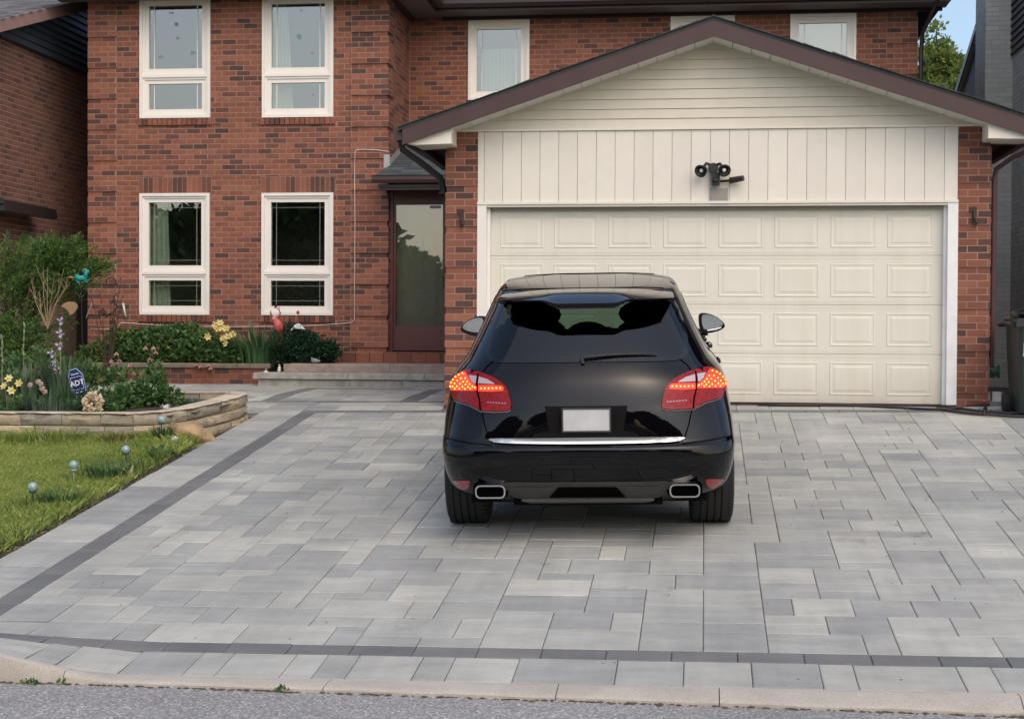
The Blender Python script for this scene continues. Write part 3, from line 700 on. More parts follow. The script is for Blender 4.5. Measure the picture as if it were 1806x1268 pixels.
    b.tube([(-3.28, -.40, 2.78), (-3.12, -.26, 2.70), (-2.93, -.10, 2.545)], .022, 6); b.build('downspout', M['black'], house, smooth=True, auto=50)
    b = MB(); b.tube([(3.37, -.44, 2.76), (3.33, -.40, 2.70), (3.10, -.2, 2.60), (2.97, -.07, 2.50), (2.955, -.06, 2.40), (2.945, -.06, .30)], .030, 8, flat=.8); b.build('downspout', simple('brown_metal', (0.06, 0.025, 0.022), 0.45), house, smooth=True, auto=50)
garage()
# ------------------------------------------------------------------ entry: door, porch roof
def entry():
    x0, x1, z0, z1, Y = -4.515, -3.60, .475, 2.76, 4.62
    b = MB(); b.box(x0-.01, x0+.075, Y-.06, Y+.05, z0, z1); b.box(x1-.10, x1+.8, Y-.06, Y+.05, z0, z1); b.box(x0+.075, x1-.10, Y-.04, Y+.05, 2.575, z1)
    b.box(x0-.01, x1+.8, Y-.03, Y+.08, z1, 2.92); b.build('door_frame', M['maroon'], house)
    b = MB(); a0, a1 = x0+.078, x1-.103
    curve_frame(b, a0, a1, .49, 2.572, .03, Y-.03, Y+.015); b.box(a0+.03, a1-.03, Y-.025, Y+.01, .52, .83); b.box(a0+.06, a1-.06, Y-.033, Y-.025, .56, .79); fd = b.build('front_door', M['maroon'], house)
    p = MB(); p.box(a0+.028, a1-.028, Y-.012, Y-.008, .828, 2.545); p.build('pane', glassmat('door_glass', (0.80, 0.80, 0.76), 0.12), fd)
    p = MB(); p.box(a1-.026, a1-.006, Y-.07, Y-.03, 1.40, 1.55); p.build('handle', M['black'], fd)
    p = MB(); p.box(a1-.22, a1-.06, Y-.0155, Y-.0125, 2.49, 2.53); p.build('sticker', ST2, fd)
    p = MB(); p.box(a0-.03, a1+.03, Y+.10, Y+.14, .49, 2.57); p.box(a0+.12, a0+.40, Y+.085, Y+.10, .95, 2.2); p.box(a0+.43, a0+.60, Y+.085, Y+.10, .95, 2.2); p.build('inner_door', simple('grey_green_door', (0.42, 0.44, 0.38), 0.6), house)
    b = MB(); b.box(x0+.0, x1+.8, 4.40, Y+.2, .33, .472); b.build('door_sill', simple('mauve_brick_sill', (0.16, 0.065, 0.05), 0.9, var=.3, scale=9), house)
    # porch roof
    ez, ey, sl = 2.895, 3.99, .345
    rx0 = -4.60
    b = MB(); top = ez+sl*(MY-ey)
    V = [(rx0, ey, ez), (-2.93, ey, ez), (-2.93, MY, top), (XS+.01, MY, top), (XS+.01, BY, ez+sl*(BY-ey)), (rx0, BY-.03, ez+.05)]
    n = 14
    for i in range(n):                        # shingle courses
        t0, t1 = i/n, (i+1)/n; ya, yb = ey+(MY-ey)*t0, ey+(MY-ey)*t1; za, zb = ez+sl*(ya-ey), ez+sl*(yb-ey)
        if yb < BY: xa = rx0+.03+t0*.25; 
        else: xa = XS+.012
        xq = xa; j = 0
        while xq < -2.93:
            e = min(-2.93, xq+random.uniform(.24, .34)); h = random.uniform(.004, .011)
            b.add([(xq+.002, ya, za+h+.006), (e-.002, ya, za+h+.006), (e-.002, yb, zb+h*.3), (xq+.002, yb, zb+h*.3), (xq+.002, ya, za-.01), (e-.002, ya, za-.01)], [(0,1,2,3),(4,5,1,0)]); xq = e
    b.build('shingle', M['pshingle'], house)
    b = MB(); b.add([(rx0, ey, ez-.012), (-2.93, ey, ez-.012), (-2.93, MY, top-.012), (XS+.01, MY, top-.012), (XS+.01, BY-.035, ez+sl*(BY-.035-ey)-.012), (rx0+.1, BY-.035, ez)], [(0,1,2,3,4,5)]); b.build('roof_deck', M['pshingle'], house)
    # step flashing up the bay wall
    b = MB()
    for i in range(5):
        ya = BY-.02+i*.33; b.add([(XS+.034, ya, ez+sl*(ya-ey)-.005), (XS+.034, ya+.34, ez+sl*(ya+.34-ey)-.005), (XS+.034, ya+.34, ez+sl*(ya+.34-ey)+.115), (XS+.034, ya, ez+sl*(ya-ey)+.115)], [(0,1,2,3)])
    b.box(XS-.045, XS+.04, BY-.040, BY-.034, ez+.10, ez+.34); b.build('flashing', M['flash'], house)
    b = MB(); f = [(0, 0), (.02, -.002), (.06, -.002), (.085, .04), (.085, .085), (.095, .098), (0, .098)]; n = len(f)
    V = [(rx0-.01, ey-a, ez-.105+c) for a, c in f]+[(-2.9, ey-a, ez-.105+c) for a, c in f]
    b.add(V, [tuple(range(n)), tuple(range(2*n-1, n-1, -1))]+[(i, n+i, n+(i+1) % n, (i+1) % n) for i in range(n)]); b.build('gutter', M['fascia'], house)
    b = MB(); b.box(rx0+.06, -2.9, ey+.01, 4.56, 2.735, 2.775); b.box(rx0+.08, -2.9, ey+.03, ey+.10, 2.70, 2.734); b.build('porch_beam', M['dbrown'], house)
entry()
# ------------------------------------------------------------------ the car (local metres: x right, y forward, z up, origin under the rear bumper)
CH, CSC = R(3.2), 1.04
cf = Vector((-math.sin(CH), math.cos(CH), 0.109*math.cos(CH)-.012*math.sin(CH))).normalized(); cr = Vector((math.cos(CH), math.sin(CH), 0.109*math.sin(CH)+.012*math.cos(CH))).normalized(); cu = cr.cross(cf)
caxle = Vector((-.91, -5.5, 0)); caxle.z = gz(caxle.x, caxle.y)
CO = caxle-cf*(.92*CSC)
car = thing('parked_car', 'black suv with its red brake lights lit, parked on the paved driveway', 'car', CO)
car.matrix_world = Matrix(((cr.x*CSC, cf.x*CSC, cu.x*CSC, CO.x), (cr.y*CSC, cf.y*CSC, cu.y*CSC, CO.y), (cr.z*CSC, cf.z*CSC, cu.z*CSC, CO.z), (0, 0, 0, 1)))
def tab(T, z):
    n = len(T)
    x = [a for a, _ in T]; y = [b for _, b in T]
    if z <= x[0]: return y[0]
    if z >= x[-1]: return y[-1]
    d = [(y[i+1]-y[i])/(x[i+1]-x[i]) for i in range(n-1)]
    m = [d[0]]+[0 if d[i-1]*d[i] <= 0 else 2*d[i-1]*d[i]/(d[i-1]+d[i]) for i in range(1, n-1)]+[d[-1]]
    i = max(k for k in range(n-1) if x[k] <= z); h = x[i+1]-x[i]; t = (z-x[i])/h
    return (2*t**3-3*t*t+1)*y[i]+(t**3-2*t*t+t)*h*m[i]+(-2*t**3+3*t*t)*y[i+1]+(t**3-t*t)*h*m[i+1]
ZR = [(.26,.34),(.30,.24),(.36,.12),(.42,.07),(.5,.03),(.58,.005),(.66,0),(.688,.006),(.702,.032),(.72,.045),(.8,.05),(.9,.06),(1.0,.085),(1.1,.125),(1.18,.18),(1.24,.235),(1.35,.36),(1.5,.54),(1.58,.65),(1.63,.8),(1.66,1.15),(1.68,1.6),(1.69,1.95)]
ZW = [(.26,.84),(.30,.90),(.36,.935),(.45,.965),(.55,.982),(.66,.99),(.8,.985),(.9,.975),(1.0,.962),(1.08,.94),(1.15,.895),(1.2,.85),(1.32,.79),(1.5,.71),(1.6,.665),(1.64,.64),(1.665,.60),(1.68,.45),(1.69,.2)]
ZF = [(.26,4.4),(.35,4.7),(.5,4.84),(.7,4.82),(.85,4.72),(.95,4.5),(1.0,4.15),(1.04,3.75),(1.08,3.55),(1.2,3.30),(1.35,3.0),(1.5,2.68),(1.6,2.42),(1.65,2.25),(1.68,2.1),(1.69,2.02)]
def car_body():
    zs = []
    ctl = [(.26, .62, 16), (.62, .74, 14), (.74, 1.2, 24), (1.2, 1.6, 20), (1.6, 1.69, 14)]
    for a, c, n in ctl: zs += [a+(c-a)*i/n for i in range(n)]
    zs.append(1.69); n = 2.6; V = []; F = []
    for z in zs:
        w_, yr, yf = tab(ZW, z), tab(ZR, z), tab(ZF, z); L = min(.50+.25*min(1, max(0, (z-.62)/.33)), (yf-yr)*.45); n = 3.3-.7*min(1, max(0, (z-.62)/.33)); Lf = min(.8, (yf-yr)*.4); half = []
        for i in range(25):
            t = math.pi/2*i/24; half.append((w_*math.sin(t)**(2/n) if t > 0 else 0, yr+L*(1-max(0, math.cos(t))**(2/n))))
        for i in range(1, 50):
            y = yr+L+(yf-Lf-yr-L)*i/50; half.append((w_*(1-.022*math.exp(-((y-2.3)/.8)**2)), y))
        for i in range(17):
            t = math.pi/2*(1-i/16); half.append((w_*(math.sin(t)**(2/n) if t > 1e-6 else 0), yf-Lf+Lf*max(0, math.cos(t))**(2/n)))
        loop = half+[(-x, y) for x, y in half[-2:0:-1]]
        V += [(x, y, z) for x, y in loop]
    m = len(loop); k = len(zs)
    for j in range(k-1):
        for i in range(m): F.append((j*m+i, j*m+(i+1) % m, (j+1)*m+(i+1) % m, (j+1)*m+i))
    h = len(half); b0 = (k-1)*m                # roof cap
    for i in range(h-1):
        a, c = b0+i, b0+i+1; d, e = (b0+(m-i) % m), (b0+(m-i-1) % m)
        F.append((a, c, e, d) if len({a, c, d, e}) == 4 else tuple(dict.fromkeys((a, c, e, d))))
    for i in range(h-1):
        a, c = i, i+1; d, e = (m-i) % m, (m-i-1) % m
        q = tuple(dict.fromkeys((d, e, c, a)))
        F.append(q)
    return V, F
cV, cF = car_body()
BVH = BVHTree.FromPolygons([Vector(v) for v in cV], cF)
def inpoly(x, z, P):
    r_ = False; n = len(P)
    for i in range(n):
        (x1, z1), (x2, z2) = P[i], P[(i+1) % n]
        if (z1 > z) != (z2 > z) and x < (x2-x1)*(z-z1)/(z2-z1)+x1: r_ = not r_
    return r_
def smooth_poly(P, n=4):
    out = []; m = len(P)
    for i in range(m):
        p0, p1, p2, p3 = P[i-1], P[i], P[(i+1) % m], P[(i+2) % m]
        for j in range(n):
            t = j/n
            out.append(tuple(.5*((2*p1[k])+(-p0[k]+p2[k])*t+(2*p0[k]-5*p1[k]+4*p2[k]-p3[k])*t*t+(-p0[k]+3*p1[k]-3*p2[k]+p3[k])*t**3) for k in (0, 1)))
    return out
DIRS = {'rear': (lambda a, z: Vector((a, -2, z)), Vector((0, 1, 0))), 'right': (lambda a, z: Vector((3, a, z)), Vector((-1, 0, 0))), 'left': (lambda a, z: Vector((-3, a, z)), Vector((1, 0, 0))), 'front': (lambda a, z: Vector((a, 7, z)), Vector((0, -1, 0)))}
def cast(a, z, side, off):
    f, d = DIRS[side]; p, nrm, _, _ = BVH.ray_cast(f(a, z), d, 12)
    if p is None:
        p, nrm, _, _ = BVH.find_nearest(f(a, z)+d*(2.3 if side == 'rear' else 2))
    if nrm.dot(d) > 0: nrm = -nrm
    return p+nrm*off
def patch(P, side, off, step=.02, inner=None, skirt=.012):
    """a panel that follows the body: outline in the side's own 2D, draped on the body and set proud of it"""
    B = []; n = len(P)
    for i in range(n):
        a, c = P[i], P[(i+1) % n]; l = math.dist(a, c); k = max(1, int(l/step))
        for j in range(k): B.append((a[0]+(c[0]-a[0])*j/k, a[1]+(c[1]-a[1])*j/k))
    nb = len(B); pts = list(B); x0, x1 = min(p[0] for p in B), max(p[0] for p in B); z0, z1 = min(p[1] for p in B), max(p[1] for p in B)
    x = x0+step/2
    while x < x1:
        z = z0+step/2
        while z < z1:
            if inpoly(x, z, B) and min((x-q[0])**2+(z-q[1])**2 for q in B) > (step*.45)**2: pts.append((x, z))
            z += step
        x += step
    vv, ee, ff, *_ = delaunay_2d_cdt([Vector(p) for p in pts], [(i, (i+1) % nb) for i in range(nb)], [], 1, 1e-5)
    W = [cast(p.x, p.y, side, off) for p in vv]
    _, d = DIRS[side]; mi = []
    F = [tuple(f) for f in ff]
    for f in F:
        cx = sum(vv[i].x for i in f)/3; cz = sum(vv[i].y for i in f)/3
        mi.append(1 if (inner and not inpoly(cx, cz, inner)) else 0)
    cnt = {}
    for f in F:
        for i in range(len(f)):
            e = (f[i], f[(i+1) % len(f)]); cnt[tuple(sorted(e))] = cnt.get(tuple(sorted(e)), 0)+1
    if skirt:
        sk = {}
        for e, c in cnt.items():
            if c == 1:
                for i in e:
                    if i not in sk: sk[i] = len(W); W.append(W[i]+d*skirt)
                F.append((e[0], e[1], sk[e[1]], sk[e[0]])); mi.append(1 if inner else 0)
    b = MB(); b.v = [tuple(p) for p in W]; b.f = F; b.m = mi; return b
def cpart(b, name, mat, parent=car, smooth=True, auto=35): return b.build(name, mat, parent, smooth=smooth, auto=auto, local=True)
def mir(P): return [(-x, z) for x, z in P]
paint, pn, pb = newmat('black_car_paint'); pb.inputs['Base Color'].default_value = (0.0025, 0.002, 0.0032, 1); pb.inputs['Roughness'].default_value = 0.5; pb.inputs['Specular IOR Level'].default_value = 0.0
pb.inputs['Coat Weight'].default_value = 1; pb.inputs['Coat Roughness'].default_value = 0.015; pb.inputs['Coat IOR'].default_value = 1.42
CG = glassmat('tinted_car_glass', (0.21, 0.235, 0.225), 0.035); WG = glassmat('windscreen_glass', (0.55, 0.80, 0.62), 0.02)
FRIT = simple('black_glass_edge', (0.006, 0.006, 0.007), 0.12); RUB = simple('tyre_rubber', (0.016, 0.016, 0.017), 0.75, var=.25, scale=20); GAP = simple('panel_gap', (0.002, 0.002, 0.002), 0.9, spec=0)
PLAS = simple('grey_black_plastic', (0.045, 0.042, 0.040), 0.55, var=.2, scale=12); CHR = simple('chrome', (0.62, 0.62, 0.62), 0.16, metal=1.0); BCHR = simple('brushed_steel_trim', (0.72, 0.71, 0.70), 0.28, metal=1.0)
INT = simple('dark_cabin', (0.012, 0.011, 0.011), 0.9, spec=0)
GLASS = smooth_poly([(-.66, 1.232), (-.605, 1.214), (-.29, 1.222), (0, 1.224), (.29, 1.222), (.605, 1.214), (.66, 1.232), (.685, 1.26), (.682, 1.36), (.645, 1.49), (.585, 1.575), (.40, 1.597), (0, 1.602), (-.40, 1.597), (-.585, 1.575), (-.645, 1.49), (-.682, 1.36), (-.685, 1.26)], 3)
GIN = [(x*.955, 1.225+(z-1.225)*.93+.014) for x, z in GLASS]
HOLE = [(x*.93, 1.24+(z-1.24)*.89+.014) for x, z in GLASS]
WSH = smooth_poly([(-.62, 1.12), (0, 1.10), (.62, 1.12), (.56, 1.54), (0, 1.585), (-.56, 1.54)], 4); WSHH = [(x*.93, 1.33+(z-1.33)*.92) for x, z in WSH]
SW = smooth_poly([(.98, 1.235), (1.15, 1.195), (2.0, 1.17), (2.95, 1.14), (3.05, 1.15), (2.75, 1.40), (2.40, 1.56), (2.1, 1.60), (1.5, 1.595), (1.15, 1.53), (.95, 1.33)], 3); SWH = [(1.98+(y-1.98)*.96, 1.37+(z-1.37)*.88) for y, z in SW]
# body shell with its window and wheel openings
keep = []
for f in cF:
    c = sum((Vector(cV[i]) for i in f), Vector())/len(f)
    if c.y < 1.1 and inpoly(c.x, c.z, HOLE) and c.z > 1.2: continue
    if c.y > 2.3 and inpoly(c.x, c.z, WSHH): continue
    if abs(c.x) > .5 and inpoly(c.y, c.z, SWH): continue
    if any(abs(c.x) > .52 and math.hypot(c.y-wy, c.z-.37) < .405 for wy in (.92, 3.81)): continue
    keep.append(f)
b = MB(); b.v = list(cV); b.f = keep; b.m = [0]*len(keep); body = cpart(b, 'body', paint, auto=50)
rg = cpart(patch(GLASS, 'rear', .004, .025, GIN), 'rear_window', [CG, FRIT])
cpart(patch(WSH, 'front', .004, .04, [(x*.80, 1.33+(z-1.33)*.94) for x, z in WSH]), 'windscreen', [WG, FRIT])
for s_ in ('right', 'left'): cpart(patch(SW, s_, .003, .05, [(1.98+(y-1.98)*.975, 1.37+(z-1.37)*.92) for y, z in SW]), 'side_window', [CG, FRIT])
# shut lines
def gap(pts, side, w_=.004, closed=False):
    b = MB(); P = []
    for (a, c) in zip(pts, pts[1:]):
        k = max(1, int(math.dist(a, c)/.025)); P += [(a[0]+(c[0]-a[0])*i/k, a[1]+(c[1]-a[1])*i/k) for i in range(k)]
    P.append(pts[-1]); W = [cast(x, z, side, .0012) for x, z in P]
    b.tube(W, w_, 5); return b
class _G:
    def add(s, v, f): b_ = MB(); b_.add(v, f); cpart(b_, 'shut_line', GAP)
g = _G()
for s_ in (1, -1):
    for pl in ([(.617, 1.222), (.668, 1.185), (.70, 1.14), (.722, 1.10)], [(.70, .92), (.69, .90), (.67, .82), (.64, .735), (.62, .715)]):
        t = gap([(x*s_, z) for x, z in pl], 'rear'); g.add(t.v, t.f)
    t = gap([(.99*s_ if False else .962*s_, .705), (.90*s_, .712), (.70*s_, .705), (.62*s_, .699)], 'rear', .003); g.add(t.v, t.f)
    sd_ = 'right' if s_ > 0 else 'left'
    for pl in ([(1.30, 1.2), (1.42, 1.0), (1.45, .5)], [(2.25, 1.17), (2.25, .5)], [(3.3, 1.1), (3.32, .5)]):
        t = gap(pl, sd_, .003); g.add(t.v, t.f)
# tail lamps
RED = simple('dark_red_lens', (0.24, 0.004, 0.006), 0.45, coat=.45, spec=.1, var=.4, scale=40); LIT = emit('lit_red_lens', (1.0, 0.026, 0.008), 2.4, base=(.5, .01, .01)); LED = emit('lit_led', (1.0, 0.20, 0.025), 4.6); WLENS = simple('clear_reverse_lens', (0.44, 0.36, 0.38), 0.15, coat=1.0); PK = simple('rose_lens', (0.42, 0.10, 0.12), 0.2, coat=1)
LO = smooth_poly([(-.949,1.022),(-.919,1.077),(-.884,1.113),(-.842,1.138),(-.785,1.152),(-.717,1.147),(-.652,1.136),(-.585,1.112),(-.541,1.084),(-.515,1.050),(-.50,1.0),(-.492,.945),(-.515,.924),(-.60,.917),(-.70,.915),(-.739,.929),(-.785,.944),(-.856,.949),(-.90,.953),(-.93,.985)], 2)
AMB = smooth_poly([(-.944,1.024),(-.91,1.078),(-.868,1.112),(-.826,1.134),(-.800,1.112),(-.773,1.085),(-.745,1.068),(-.728,1.060),(-.728,1.038),(-.80,1.028),(-.87,1.017),(-.92,1.005)], 2)
INA = [(-.714,1.068),(-.63,1.074),(-.56,1.076),(-.543,1.066),(-.545,1.047),(-.62,1.038),(-.714,1.034)]
WH1 = [(-.792,1.120),(-.772,1.092),(-.747,1.076),(-.735,1.074),(-.731,1.122)]; WH2 = [(-.715,1.120),(-.717,1.080),(-.60,1.084),(-.612,1.092),(-.655,1.110)]
LEDS = [(-.838,1.122),(-.812,1.098),(-.795,1.082),(-.777,1.068),(-.757,1.058),(-.738,1.052),(-.868,1.107),(-.845,1.092),(-.825,1.076),(-.806,1.062),(-.788,1.050),(-.772,1.041),(-.892,1.090),(-.872,1.074),(-.850,1.060),(-.828,1.046),(-.810,1.035),(-.912,1.068),(-.893,1.052),(-.873,1.040),(-.852,1.030),(-.928,1.046),(-.908,1.030),(-.888,1.022),(-.930,1.022)]
LEDI = [(-.695+.0265*i, 1.051+.0022*i) for i in range(6)]
for s_ in (-1, 1):
    mm = (lambda P: P) if s_ < 0 else mir
    tl = cpart(patch(mm(LO), 'rear', .006, .02, skirt=.02), 'tail_light', RED)
    cpart(patch(mm(AMB), 'rear', .009, .014, skirt=.004), 'lit_lens', LIT, tl); cpart(patch(mm(INA), 'rear', .009, .014, skirt=.004), 'lit_lens', LIT, tl)
    cpart(patch(mm(WH1), 'rear', .0095, .014, skirt=.004), 'reverse_lens', WLENS, tl); cpart(patch(mm(WH2), 'rear', .0095, .014, skirt=.004), 'reverse_lens', WLENS, tl)
    b = MB()
    for (x, z) in LEDS+LEDI: b.ell(cast(x*(-s_), z, 'rear', .011), (.0056,)*3, 8, 5)
    cpart(b, 'led', LED, tl)
    b = MB()
    for i in range(7):
        x = -.655+.0195*i; t = patch(mm([(x, .972), (x+.015, .974), (x+.013, .964), (x+.001, .962)]), 'rear', .0085, .01, skirt=.003); b.add(t.v, t.f)
    cpart(b, 'small_reflector', PK, tl)
    t = gap([(x*(-s_), z) for x, z in [(-.724, 1.143), (-.731, 1.08), (-.726, 1.036), (-.71, .98), (-.702, .917)]], 'rear', .0052)
    t.v = [(p[0], p[1]-.009, p[2]) for p in t.v]; cpart(t, 'lamp_joint', GAP, tl)
    b = gap([(x*(-s_), z-.003) for x, z in [(-.895, .948), (-.856, .945), (-.785, .940), (-.739, .925), (-.70, .911), (-.60, .912), (-.515, .919), (-.492, .93)]], 'rear', .0035); b.v = [(p[0], p[1]-.006, p[2]) for p in b.v]
    cpart(b, 'lamp_edge', simple('lamp_edge_trim', (.16, .13, .14), .2, coat=1), tl)
# chrome strip, bumper ledge, reflectors, valance, exhausts
cpart(patch(smooth_poly([(-.63, .741), (-.4, .749), (0, .753), (.4, .749), (.63, .741), (.61, .720), (.56, .712), (.3, .709), (0, .708), (-.3, .709), (-.56, .712), (-.61, .720)], 3), 'rear', .010, .02), 'chrome_strip', BCHR)
REF = [(-.905, .432), (-.80, .455), (-.775, .452), (-.785, .41), (-.81, .378), (-.845, .366), (-.875, .385)]
for P in (REF, mir(REF)): cpart(patch(P, 'rear', .005, .02), 'reflector', simple('red_reflector', (0.28, 0.010, 0.014), 0.2, coat=1.0))
VAL = smooth_poly([(-.56, .452), (-.3, .460), (0, .462), (.3, .460), (.56, .452), (.52, .37), (.44, .315), (.2, .30), (0, .298), (-.2, .30), (-.44, .315), (-.52, .37)], 3)
cpart(patch(VAL, 'rear', .006, .025), 'bumper_valance', PLAS)
cpart(patch([(-.48, .425), (-.22, .430), (-.27, .36), (-.40, .345), (-.47, .38)], 'rear', .011, .03), 'valance_recess', PLAS); cpart(patch([(.48, .425), (.22, .430), (.27, .36), (.40, .345), (.47, .38)], 'rear', .011, .03), 'valance_recess', PLAS)
cpart(patch([(-.19, .425), (.19, .425), (.25, .345), (-.25, .345)], 'rear', .012, .03), 'valance_grille', simple('deep_black', (0.004, 0.004, 0.004), .7, spec=0))
b = MB(); V = [(-.44, .20, .315), (.44, .20, .315), (.36, .33, .268), (-.36, .33, .268), (-.40, .9, .26), (.40, .9, .26)]
b.add(V+[(x, y+.01, z-.02) for x, y, z in V], [(0,1,2,3),(3,2,5,4),(6,9,8,7),(9,10,11,8),(0,6,7,1),(3,9,6,0),(1,7,8,2)]); cpart(b, 'skid_plate', simple('dull_silver_plastic', (0.14, 0.135, 0.13), 0.5), smooth=False)
b = MB(); b.box(-.80, .80, .45, 4.3, .24, .34); b.box(-.5, .5, .3, .8, .25, .33); cpart(b, 'underbody', INT, smooth=False)
for sx in (-1, 1):
    def rr(cx, cz, hw, hh, r_, y, n=5):
        out = []
        for q in range(4):
            ox, oz = (hw-r_)*(1 if q in (0, 3) else -1), (hh-r_)*(1 if q in (0, 1) else -1)
            for i in range(n):
                t = math.pi/2*(q+i/(n-1)); out.append((cx+ox+r_*math.cos(t), y, cz+oz+r_*math.sin(t)))
        return out
    cx, cz = sx*.638, .393; L_ = [rr(cx, cz, .098, .043, .030, .36), rr(cx, cz, .102, .047, .034, .068), rr(cx, cz, .100, .045, .033, .058), rr(cx, cz, .090, .035, .026, .058), rr(cx, cz, .088, .033, .024, .085)]
    n = len(L_[0]); V = [p for l in L_ for p in l]; F = [(i*n+k, i*n+(k+1) % n, (i+1)*n+(k+1) % n, (i+1)*n+k) for i in range(len(L_)-1) for k in range(n)]
    b = MB(); b.add(V, F); ex = cpart(b, 'exhaust_tip', CHR); b = MB(); q = rr(cx, cz, .088, .033, .024, .090); b.add(q, [tuple(range(n))]); cpart(b, 'exhaust_bore', GAP, ex)
    b = MB(); q1 = rr(cx, cz+.004, .116, .056, .04, .098); q2 = rr(cx, cz+.004, .100, .045, .034, .12); b.add(q1+q2, [(k, (k+1) % n, n+(k+1) % n, n+k) for k in range(n)]); cpart(b, 'exhaust_surround', GAP, ex)
for x, z in ((-.60, .60), (-.29, .63), (.28, .63), (.60, .60)):
    b = patch([(x+.013*math.cos(t*.5236), z+.013*math.sin(t*.5236)) for t in range(12)], 'rear', .002, .02, skirt=.003); cpart(b, 'parking_sensor', paint)
# plate in its recess
cpart(patch([(-.27, .955), (.27, .955), (.24, .785), (-.24, .785)], 'rear', .004, .03), 'plate_recess', INT)
b = MB(); b.box(-.150, .155, .020, .028, .800, .945); pl = cpart(b, 'number_plate', simple('plain_plate', (0.56, 0.56, 0.55), 0.45, var=.08, scale=10), smooth=False)
b = MB(); curve_frame(b, -.158, .163, .792, .953, .010, .016, .030); cpart(b, 'plate_frame', PLAS, smooth=False)
# spoiler over the window, high brake light, wiper
def spoiler():
    V = []; F = []; nx, ny = 41, 9
    def tr(x): a = abs(x)/.60; c = 1/(1+math.exp((abs(x)-.25)/.018)); return .44+.22*a**3.2-.035*c
    for side in (0, 1):
        for j in range(ny):
            for i in range(nx):
                x = -.60+1.2*i/(nx-1); t = j/(ny-1); ye = tr(x); yf = .95; y = yf+(ye-yf)*t
                zt = tab([(.30, 1.618), (.45, 1.634), (.65, 1.648), (.95, 1.655)], y)-.035*(abs(x)/.60)**2.5-(.012*t*t); c = 1/(1+math.exp((abs(x)-.25)/.018))
                zt += .004*t-.022*c*max(0, 1-(y-.42)/.27)
                V.append((x, y, zt if side == 0 else zt-.010-.040*min(1, (1-t)*2.5)-.020*c*(1 if t > .7 else t/.7)))
    m = nx*ny
    for s_ in (0, 1):
        for j in range(ny-1):
            for i in range(nx-1):
                a = s_*m+j*nx+i; F.append((a, a+1, a+nx+1, a+nx))
    for i in range(nx-1): a = (ny-1)*nx+i; F.append((a, a+1, m+a+1, m+a))
    for j in range(ny-1):
        for i in (0, nx-1): a = j*nx+i; F.append((a, a+nx, m+a+nx, m+a))
    b = MB(); b.add(V, F); return b
sp = cpart(spoiler(), 'roof_spoiler', paint, auto=50)
b = MB(); b.box(-.20, .20, .475, .50, 1.556, 1.586); cpart(b, 'high_brake_light', simple('dim_red_lens', (0.09, 0.008, 0.008), 0.2, coat=1), sp, smooth=False)
b = MB(); W = [cast(x, z, 'rear', .016) for x, z in [(-.03, 1.243), (.05, 1.250), (.16, 1.257), (.30, 1.259), (.42, 1.256), (.47, 1.252)]]; b.tube(W, [.013, .015, .010, .007, .006, .004], 6); b.tube([cast(-.02, 1.215, 'rear', .0), cast(-.025, 1.235, 'rear', .012), cast(-.02, 1.245, 'rear', .018)], .016, 6); cpart(b, 'rear_wiper', simple('wiper_black', (.006, .006, .006), .6))
# roof seam lines: panoramic roof edge
b = MB()
for (yy, xw) in ((1.02, .54), (1.95, .50)):
    pts = []
    for i in range(21):
        x = -xw+2*xw*i/20; p, nn, _, _ = BVH.ray_cast(Vector((x, yy+.05*(x/xw)**2, 3)), Vector((0, 0, -1)), 4)
        if p: pts.append(p+Vector((0, 0, .001)))
    b.tube(pts, .004, 5)
cpart(b, 'roof_joint', GAP)
# mirrors
for sx in (-1, 1):
    P = smooth_poly([(.885, 1.255), (.905, 1.275), (.96, 1.272), (1.03, 1.245), (1.085, 1.20), (1.10, 1.165), (1.07, 1.138), (1.0, 1.115), (.92, 1.110), (.895, 1.14), (.885, 1.2)], 3)
    cx = .985; cz = 1.195; L_ = []
    for (y, s2) in ((2.945, .96), (2.94, 1.0), (2.97, 1.02), (3.02, .98), (3.08, .82), (3.12, .5), (3.13, .2)): L_.append([(sx*(cx+(x-cx)*s2), y, cz+(z-cz)*s2) for x, z in P])
    n = len(P); V = [p for l in L_ for p in l]; F = [(i*n+k, i*n+(k+1) % n, (i+1)*n+(k+1) % n, (i+1)*n+k) for i in range(len(L_)-1) for k in range(n)]+[tuple(range(len(V)-n, len(V)))]
    b = MB(); b.add(V, F); b.tube([(sx*.84, 3.02, 1.08), (sx*.90, 3.0, 1.105), (sx*.945, 3.0, 1.13)], [.035, .034, .05], 8); mr = cpart(b, 'wing_mirror', paint, auto=50)
    b = MB(); b.add([(sx*(cx+(x-cx)*.97), 2.948, cz+(z-cz)*.97) for x, z in P], [tuple(range(n))]); cpart(b, 'mirror_rim', FRIT, mr, smooth=False)
    b = MB(); b.add([(sx*(cx+.006+(x-cx)*.80), 2.943, cz+.010+(z-cz)*.74) for x, z in P], [tuple(range(n))]); cpart(b, 'mirror_glass', simple('mirror_glass', (.75, .78, .76), .02, metal=1), mr, smooth=False)
    if sx < 0: continue
    b = MB(); b.tube([(sx*.955, 2.935, 1.133), (sx*1.02, 2.935, 1.141), (sx*1.07, 2.935, 1.157)], [.007, .009, .006], 6); cpart(b, 'mirror_trim', CHR, mr)
for sx in (-1, 1):
    for yy in (1.75, 2.75):
        b = MB(); b.tube([(sx*.925, yy-.11, 1.03), (sx*.965, yy-.08, 1.035), (sx*.968, yy, 1.037), (sx*.965, yy+.08, 1.035), (sx*.925, yy+.11, 1.03)], [.012, .018, .02, .018, .012], 8); cpart(b, 'door_handle', paint)
